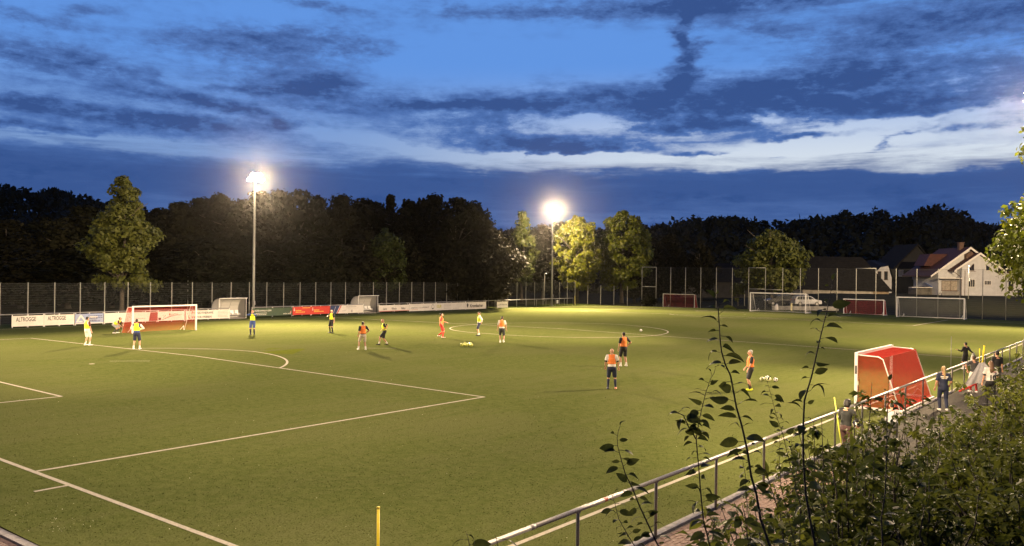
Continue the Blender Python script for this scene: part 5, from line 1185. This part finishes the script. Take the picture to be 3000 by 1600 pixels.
# the flag: cloth hanging from the shoulders to a pole held low and slanting
fg = thing('flag', 'pale grey flag with red hem, numeral 4 and a dark pole, carried on the path', 'flag', (32.30, -2.78, 0), R(32) - PI/2)
top = [V((-.10, -.03, 1.34)), V((.12, -.02, 1.36))]; low = [V((-.98, -.20, .12)), V((.52, -.06, .80))]
fm = MB(); nu, nv = 12, 12; vs = []
for s_ in (0, 1):
    for j in range(nv+1):
        for i in range(nu+1):
            a = top[0].lerp(top[1], i/nu); b = low[0].lerp(low[1], i/nu); p = a.lerp(b, j/nv); k = j/nv
            p = p + V((0, .05*k*math.sin(i*1.5) - .06*math.sin(PI*k) - .008*s_, -.04*math.sin(PI*i/nu)*k)); vs.append(p)
n1_ = (nu+1)*(nv+1); fs = []
for s_ in (0, 1):
    for j in range(nv):
        for i in range(nu):
            q = (s_*n1_+j*(nu+1)+i, s_*n1_+j*(nu+1)+i+1, s_*n1_+(j+1)*(nu+1)+i+1, s_*n1_+(j+1)*(nu+1)+i); fs.append(q if s_ else q[::-1])
fm.add(vs, fs); fm.build('flag_cloth', CLOTH['lgrey'], fg, True)
hm = MB(); hm.tube([low[0].lerp(low[1], k/8) + V((0, .05*math.sin(k*2.2) - .03, .0)) for k in range(5)], [.035, .06, .05, .035, .02], 7); hm.build('red_hem', CLOTH['red'], fg, True)
pl_ = MB(); pl_.tube([low[0] + V((-.05, -.02, -.03)), low[1] + V((.25, .02, .10))], .014, 6); pl_.build('pole', M['black'], fg, True)
lettering('4', fg, .03, .82, .30, CLOTH['white'], y=-.155, align='CENTER', bold=.012)
g10, up10, _ = person(28.70, -3.70, 30, 1.76, 'woman with long brown hair in white shirt numbered 10 and black trousers', 0.0, 'people by the near railing', (-.10, .10), (.10, -.12), hl=(-.30, .02, .88), hr=(.33, .12, .86), shirt='white', legs='trousers', lcol='black', sock=None, shoe='black', hair='lbrown', hstyle='long', w=1.02, build=1.18, cuff='black')
lettering('10', g10, 0, 1.02, .27, M['black'], y=-.166, align='CENTER', bold=.010, sx=.9); pr_ = MB(); pr_.box((.06, -.166, 1.33), (.14, .004, .03)); pr_.build('name_print', INK['pink'], g10)
person(34.0, -3.12, 38, 1.76, 'person in black tee with black hair walking ahead of the white 10 shirt', 0.0, 'people by the near railing', (-.10, .12), (.10, -.10), hl=(-.28, .06, .9), hr=(.28, .08, .9), shirt='black', lcol='dgrey', sock='white', sockh=.3, shoe='white', hair='black')
pd, upd, JD = person(15.05, -2.32, -18, 1.60, 'dark haired person in dark hoodie holding a white ball by the railing', 0.0, 'people by the near railing', (-.12, .04), (.12, -.06), lean=.10, head=(-.2, .15), hl=(-.10, .26, 1.02), hr=(.26, .22, 1.02), el=(-1, -.4, -.2), er=(1, -.5, -.2), shirt='hoodie', sleeve='long', legs='trousers', lcol='pink', sock=None, shoe='dgrey', hair='black', hstyle='bob', build=1.15)
k_ = 1.60/1.75; a_ = R(-18) - PI/2; lx, ly = .10*k_, .40*k_
o = link('football', BW, None, (15.05 + lx*math.cos(a_) - ly*math.sin(a_), -2.32 + lx*math.sin(a_) + ly*math.cos(a_), 1.0*k_), (.4, .2, 0), 1.05); tag(o, 'white football held by the dark haired person at the railing', 'ball')
person(17.40, -2.95, 30, 1.30, 'small person in light grey hoodie half hidden by the bushes', 0.0, 'people by the near railing', (-.14, .05), (.14, -.05), lean=.25, head=(0, .3), hl=(-.2, .25, .95), hr=(.2, .25, .95), shirt='lgrey', sleeve='long', legs='trousers', lcol='dgrey', sock=None, shoe='white', hair='black', w=1.1, build=1.2)

# ------------------------------------------------------------------ shrubs on the bank and the tall shoots in front
LEAF_B = leaf_material('shrub leaves', (.032, .045, .008), (.125, .140, .020), .45, 1.6, .5, .12)
LEAF_S = leaf_material('shoot leaves', (.022, .031, .010), (.060, .072, .018), .40, 9.0, .5, .12)
def leaf_mesh(name, L, w, mat, curl=.15, fold=.12):
    """one pointed leaf with a folded midrib, stalk end at the origin, along +x"""
    m = MB(); T = [0, .10, .26, .46, .66, .85, 1.0]; ws = [.012, .30, .47, .50, .40, .20, 0]; vs = []
    for k, (f, q) in enumerate(zip(T, ws)):
        z = L*curl*(.9*f - 1.5*f*f); v = w*q; x = L*f*(1 - .12*curl*f)
        vs += [(x, v, z + fold*v + .006*w*((k % 2)*2-1)), (x, 0, z), (x, -v, z + fold*v)]
    fs = []
    for i in range(6): a = i*3; fs += [(a, a+1, a+4, a+3), (a+1, a+2, a+5, a+4)]
    m.add(vs, fs); return m.mesh(name, mat)
LB = [leaf_mesh('leaf', .105, .052, LEAF_B, .25), leaf_mesh('leaf', .085, .038, LEAF_B, .35, .2), leaf_mesh('leaf', .12, .062, LEAF_B, .15, .08)]
LS = [leaf_mesh('leaf', .080, .034, LEAF_S, .5, .18), leaf_mesh('leaf', .062, .022, LEAF_S, .9, .3), leaf_mesh('leaf', .084, .042, LEAF_S, .3, .12)]
def leaf_arrays(cent, dirs, rng, size):
    """many two-faced folded leaves as one quad soup"""
    n = len(cent); t = dirs/(np.linalg.norm(dirs, axis=1, keepdims=True)+1e-9); up = np.tile([0, 0, 1.0], (n, 1)) + rng.normal(0, .45, (n, 3)); b = np.cross(t, up); b /= np.linalg.norm(b, axis=1, keepdims=True)+1e-9; nn = np.cross(b, t)
    L = (size*rng.uniform(.6, 1.55, n))[:, None]; w = L*rng.uniform(.19, .28, n)[:, None]
    base = cent; tip = cent + t*L - nn*L*.18; m1 = cent + t*L*.42 + nn*L*.06
    A = np.stack([base, m1 + b*w + nn*w*.25, tip, m1], axis=1); Bq = np.stack([base, m1, tip, m1 - b*w + nn*w*.25], axis=1)
    return np.concatenate([A, Bq])
def shrub(x, y, ztop, r_, label, n_soup, n_single, seed, size=.10, nst=12, sparse=0.0):
    rng = np.random.default_rng(seed); z0 = bank(x, y); H = ztop - z0
    t = thing('shrub', label, 'shrub', (x, y, z0), 0, 'leafy shrubs along the bank')
    sm = MB(); tips = []
    for k in range(nst):
        a = rng.uniform(0, 2*PI); q = rng.uniform(.1, .95)*r_; hh = H*rng.uniform(.55, 1.02)*(1-.28*(q/r_)**2)
        P = [V((q*.25*math.cos(a)*i, q*.25*math.sin(a)*i, hh*(i/4)**.9)) + V((rng.normal(0, .03), rng.normal(0, .03), 0)) for i in range(5)]
        sm.tube(P, [.016, .013, .010, .007, .003], 5); tips.append(P)
    sm.build('branch', M['stem'], t)
    C, Dd = [], []
    per = max(6, int((n_soup + n_single)/(nst*9)))
    for P in tips:
        for s_ in range(9):
            f = .22 + .78*(s_ + rng.random())/9; i = min(3, int(f*4)); p = P[i].lerp(P[i+1], f*4-i)
            ca = rng.uniform(0, 2*PI); tw = V((math.cos(ca), math.sin(ca), .5))*rng.uniform(.06, .34)*(1.15-f*.6)
            for k in range(per):
                g = rng.random(); c = p + tw*g; dv = V((math.cos(ca), math.sin(ca), .1))*.5 + V(tuple(rng.normal(0, .75, 3))); dv.z = dv.z*.55 - .12
                C.append(c); Dd.append(dv)
    C = np.array(C); Dd = np.array(Dd); order = rng.permutation(len(C)); C, Dd = C[order], Dd[order]
    # leaves nearest the viewer are single objects, the mass behind them is one part
    to = np.array([CAM.x-x, CAM.y-y, CAM.z-z0]); to /= np.linalg.norm(to); sc = C @ to + rng.normal(0, .12, len(C)); idx = np.argsort(-sc); one = idx[:n_single]; mass = idx[n_single:]
    link('foliage', quads_mesh('foliage', leaf_arrays(C[mass], Dd[mass], rng, size), LEAF_B), t, kind='stuff')
    for k in one:
        dv = V(tuple(Dd[k])).normalized(); e = dv.to_track_quat('X', 'Z').to_euler(); e.rotate_axis('X', rng.normal(0, .6))
        link('leaf', LB[int(rng.integers(0, 3))], t, tuple(C[k]), e, float(rng.uniform(.75, 1.55))*size/.10)
    return t
SHRUBS = [  # x, y, top, radius, soup, singles, leaf size, stems
 (-3.0, -7.0, 3.30, .62, 420, 45, .10, 10), (-1.9, -7.1, 3.36, .75, 800, 50, .10, 12), (-.8, -7.1, 3.46, .85, 1050, 55, .105, 13), (.5, -7.15, 3.52, .95, 1200, 50, .105, 13), (2.1, -7.15, 3.35, 1.0, 1200, 45, .095, 13), (4.1, -7.2, 3.15, 1.05, 1200, 35, .10, 13), (6.2, -7.2, 3.2, 1.1, 1200, 25, .10, 13), (8.4, -7.2, 3.25, 1.2, 1200, 20, .11, 13), (10.9, -7.3, 3.5, 1.3, 1200, 15, .11, 13),
 (-1.0, -6.2, 2.92, .75, 480, 30, .10, 10), (.3, -6.0, 2.98, .85, 700, 30, .10, 11), (1.7, -6.0, 3.2, .9, 950, 30, .11, 12), (3.3, -5.95, 3.5, 1.05, 1100, 30, .10, 13), (5.0, -5.9, 3.4, 1.0, 1000, 20, .10, 13), (6.9, -5.9, 3.0, 1.05, 1000, 15, .10, 13), (8.9, -5.9, 2.55, 1.1, 1000, 12, .11, 13), (11.1, -6.0, 2.25, 1.2, 1000, 10, .11, 13), (13.5, -6.0, 2.4, 1.3, 1200, 10, .12, 14), (16.2, -6.1, 2.6, 1.5, 1300, 8, .12, 14), (19.4, -6.3, 2.85, 1.6, 1400, 8, .13, 14), (23.0, -6.5, 2.7, 1.7, 1400, 6, .14, 14)]
SHRUBS[9:9] = [(-1.15, -7.9, 3.26, .6, 700, 30, .085, 10), (-.55, -8.45, 3.22, .7, 800, 30, .085, 11), (.7, -8.1, 3.34, .8, 1000, 25, .09, 12), (2.1, -8.15, 3.30, .9, 1100, 20, .09, 12), (3.9, -8.3, 3.3, 1.0, 1100, 15, .10, 12)]
SHRUBS[9+5:9+5] = []
SHRUBS += [(.9, -5.15, 2.15, .75, 420, 25, .10, 10), (2.5, -5.05, 2.12, .8, 620, 25, .10, 11), (4.0, -5.0, 2.66, .9, 850, 25, .11, 12), (5.4, -5.0, 2.8, .9, 900, 20, .11, 12), (6.8, -5.0, 2.5, .95, 900, 15, .11, 12), (8.4, -5.0, 1.95, 1.0, 800, 10, .11, 12), (-3.3, -6.65, 3.12, .6, 420, 35, .10, 10), (-2.2, -6.45, 2.98, .7, 520, 35, .10, 10)]
WHERE = ['first low shrub from the left in the row nearest the camera', 'second shrub from the left in the row nearest the camera', 'third shrub from the left in the row nearest the camera', 'fourth shrub from the left in the nearest row, one of its tallest', 'fifth shrub from the left in the nearest row', 'sixth shrub from the left in the nearest row', 'seventh shrub from the left in the nearest row', 'eighth shrub from the left in the nearest row', 'tall shrub at the right end of the nearest row', 'lowest shrub at the bottom edge below the dark bush mass', 'shrub in the very bottom right corner', 'second shrub up from the bottom right corner', 'third shrub up from the bottom right corner', 'fourth shrub up along the right edge',
 'sparse low shrub first from the left in the row beside the brick path', 'sparse shrub second from the left beside the brick path', 'shrub third from the left beside the brick path', 'tall peaked shrub in front of the near red goal', 'shrub just right of the tall peaked one', 'shrub below the dark hoodie person, sixth in the path row', 'lower shrub below the woman in navy, path row', 'low shrub hiding the path below the grey flag', 'shrub below the woman in the 10 shirt', 'taller shrub right of the woman in the 10 shirt', 'tall shrub touching the right edge, path row', 'last shrub beyond the right edge of the path row',
 'sparse low shrub overhanging the brick path, first from the left', 'sparse shrub overhanging the brick path, second from the left', 'shrub at the path edge below the training pole', 'shrub hiding the legs of the dark hoodie person', 'shrub at the path edge below the red goal', 'low shrub at the path edge right of the red goal', 'leftmost loose shrub between the tall shoots', 'loose shrub right behind the tallest shoot']
for k, (S_, wl_) in enumerate(zip(SHRUBS, WHERE)):
    shrub(S_[0], S_[1], S_[2], S_[3], 'dense green ' + wl_ if not wl_.startswith(('sparse', 'tall', 'dense')) else wl_, int(S_[4]*1.0), S_[5], 300+k, S_[6], S_[7])
# tall shoots: stem polylines in metres, rooted in the bank
SHOOTS = {
    's1': [ (-5.045,-7.506,3.426), (-5.094,-7.444,3.594), (-5.119,-7.412,3.677), (-5.152,-7.370,3.788), (-5.177,-7.338,3.885), (-5.198,-7.312,3.950), (-5.210,-7.296,4.016), (-5.221,-7.282,4.081), (-5.224,-7.278,4.127), (-5.220,-7.284,4.169) ],
    's1b': [ (-4.940,-7.316,3.424), (-4.995,-7.245,3.541), (-5.021,-7.212,3.609), (-5.043,-7.185,3.670), (-5.056,-7.168,3.752), (-5.065,-7.157,3.790) ],
    's2': [ (-4.505,-7.546,3.250), (-4.563,-7.472,3.470), (-4.586,-7.442,3.604), (-4.596,-7.430,3.747), (-4.604,-7.420,3.890), (-4.614,-7.407,4.048), (-4.608,-7.415,4.120), (-4.598,-7.428,4.206), (-4.583,-7.447,4.306), (-4.568,-7.466,4.378), (-4.554,-7.483,4.412) ],
    's2b': [ (-4.614,-7.407,4.048), (-4.639,-7.375,4.112), (-4.657,-7.352,4.176), (-4.682,-7.321,4.193) ],
    's3': [ (-5.012,-8.033,3.540), (-5.047,-7.989,3.696), (-5.074,-7.954,3.822), (-5.087,-7.939,3.931), (-5.102,-7.919,4.015), (-5.114,-7.903,4.137), (-5.130,-7.883,4.246), (-5.146,-7.863,4.330), (-5.164,-7.840,4.476), (-5.179,-7.821,4.526), (-5.190,-7.808,4.580), (-5.194,-7.802,4.626), (-5.197,-7.798,4.694), (-5.201,-7.794,4.762), (-5.201,-7.793,4.794), (-5.210,-7.782,4.835), (-5.214,-7.777,4.853) ],
    's4': [ (-4.501,-8.037,3.365), (-4.514,-8.020,3.572), (-4.530,-7.999,3.693), (-4.547,-7.978,3.837), (-4.554,-7.969,3.994), (-4.557,-7.965,4.151), (-4.554,-7.969,4.308), (-4.533,-7.996,4.428), (-4.520,-8.012,4.524), (-4.510,-8.026,4.608), (-4.499,-8.039,4.681), (-4.489,-8.053,4.753), (-4.480,-8.064,4.820), (-4.473,-8.073,4.886), (-4.471,-8.076,4.928) ],
    's5': [ (-3.664,-7.645,3.536), (-3.691,-7.611,3.706), (-3.708,-7.589,3.797), (-3.733,-7.558,3.963), (-3.757,-7.527,4.069), (-3.781,-7.496,4.213), (-3.797,-7.476,4.296) ],
    's6': [ (-3.557,-8.105,3.155), (-3.564,-8.096,3.355), (-3.569,-8.089,3.518), (-3.557,-8.105,3.665), (-3.554,-8.109,3.847), (-3.553,-8.110,4.066), (-3.550,-8.114,4.234), (-3.551,-8.113,4.322) ],
    's7': [ (-5.816,-6.848,3.519), (-5.821,-6.841,3.647), (-5.825,-6.836,3.683), (-5.833,-6.826,3.717) ],
    's8': [ (-5.727,-6.962,3.520), (-5.739,-6.947,3.649), (-5.743,-6.941,3.678), (-5.749,-6.934,3.703) ],
    's9': [ (-2.706,-7.569,2.843), (-3.077,-7.098,3.028), (-3.093,-7.076,3.257), (-3.102,-7.065,3.380), (-3.107,-7.059,3.527), (-3.123,-7.039,3.656), (-3.154,-6.999,3.729), (-3.173,-6.974,3.802) ],
    's10': [ (-3.177,-7.779,2.974), (-3.293,-7.631,3.571), (-3.293,-7.632,3.684), (-3.299,-7.624,3.824) ],
    's11': [ (-4.065,-7.458,3.145), (-4.115,-7.394,3.344), (-4.138,-7.365,3.443), (-4.158,-7.340,3.535) ],
    's12': [ (-2.389,-7.164,2.874), (-2.459,-7.074,3.320), (-2.469,-7.062,3.519), (-2.470,-7.060,3.686), (-2.469,-7.062,3.772) ],
}
SH_LABEL = dict(s1='leaning leafy shoot in front of the railing, left one with bare lower stem', s1b='short shoot just left of the leaning one at the railing', s2='branched shoot second from the left rising above the railing', s3='tallest dark shoot, its tip against the far fence left of the grey haired player', s4='tall shoot with large drooping leaves in front of the far parked cars', s5='slim shoot beside the grey haired player', s6='shoot crossing the near red goal', s7='tiny shoot tip at the bottom edge left', s8='second tiny shoot tip at the bottom edge, on the rail', s9='fine shoot with small leaves left of the tallest one', s10='small palmate shoot in front of the railing posts', s11='short curled shoot over the brick path', s12='thin straight shoot between the tall ones')
for k, (nm, P) in enumerate(SHOOTS.items()):
    rng = np.random.default_rng(500+k); P = [V(p) for p in P]
    if nm == 's2b': continue
    b = P[0]; g = V((b.x + .02, b.y + .02, bank(b.x, b.y))); pts = [g, g.lerp(b, .5)] + P
    t = thing('shoot', SH_LABEL[nm], 'plant shoot', tuple(g), 0, 'tall leafy shoots in the foreground')
    loc = [p - g for p in pts]; n = len(loc); big = .0066 if nm in ('s3', 's4', 's6') else (.0052 if nm in ('s1', 's2') else .0036)
    m = MB(); m.tube(loc, [big*1.15 - (big*.95)*i/(n-1) for i in range(n)], 6); st = m.build('stem', M['stem'], t, True)
    if nm == 's2':
        q = [V(p) - g for p in SHOOTS['s2b']]; m = MB(); m.tube(q, [.004, .0035, .003, .002], 5); m.build('side_stem', M['stem'], t, True); loc2 = q
    else: loc2 = None
    for path_, f0, cnt in ((P, 0.0, dict(s1=38, s1b=24, s2=64, s3=58, s4=54, s5=42, s6=42, s7=8, s8=6, s9=44, s10=30, s11=14, s12=36)[nm]),) + (((SHOOTS['s2b'] and [V(p) for p in SHOOTS['s2b']]), .1, 12),)*(loc2 is not None):
        seg_ = [(path_[i+1]-path_[i]).length for i in range(len(path_)-1)]; tot = sum(seg_)
        for c in range(cnt):
            f = f0 + (1-f0)*((c + rng.random()*.8)/cnt); dd = f*tot; i = 0
            while i < len(seg_)-1 and dd > seg_[i]: dd -= seg_[i]; i += 1
            p = path_[i].lerp(path_[i+1], min(1, dd/max(seg_[i], 1e-6)))
            rs = r if (c % 2) else -r; vd = rs*rng.uniform(.5, 1.1) + V((0, 0, 1))*rng.uniform(-.15, .75) + d*rng.normal(0, .55); vd.normalize()
            stalk = .018*rng.uniform(.5, 1.8); sk2 = MB(); sz = float(rng.uniform(.5, 1.25))*(.72 if nm in ('s9', 's10', 's12', 's5') else 1.0)*(1.0 - .35*(f > .93))*(.8 if nm in ('s1', 's1b') else 1)
            if f > .97: vd = (V((0, 0, 1)) + rs*rng.uniform(.1, .6)).normalized()
            a = p - g; e = a + vd*stalk + V((0, 0, -.002)); dl = vd + V((0, 0, -rng.uniform(.0, .55))); eu = dl.to_track_quat('X', 'Z').to_euler(); eu.rotate_axis('X', rng.normal(.0, .9))
            lf = link('leaf', LS[int(rng.integers(0, 3))], t, tuple(e), eu, sz)
            sk2.tube([a, e], [.0014, .0011], 4); lf2 = sk2.build('leaf_stalk', M['stem'], t)
finish_text()


# ------------------------------------------------------------------ thin volume added to imitate the lens halo round the floodlights
hz = MB(); hz.box((300, 120, 44), (1500, 1300, 91)); hm_ = bpy.data.materials.new('lamp halo volume'); hm_.use_nodes = True; ht = hm_.node_tree
ht.nodes.remove(ht.nodes['Principled BSDF']); pv = ht.nodes.new('ShaderNodeVolumePrincipled'); pv.inputs['Color'].default_value = (.93, .90, .86, 1); pv.inputs['Density'].default_value = 0.000022; pv.inputs['Anisotropy'].default_value = .97
ht.links.new(pv.outputs[0], ht.nodes['Material Output'].inputs['Volume']); hz.build('halo_haze', hm_, kind='stuff')
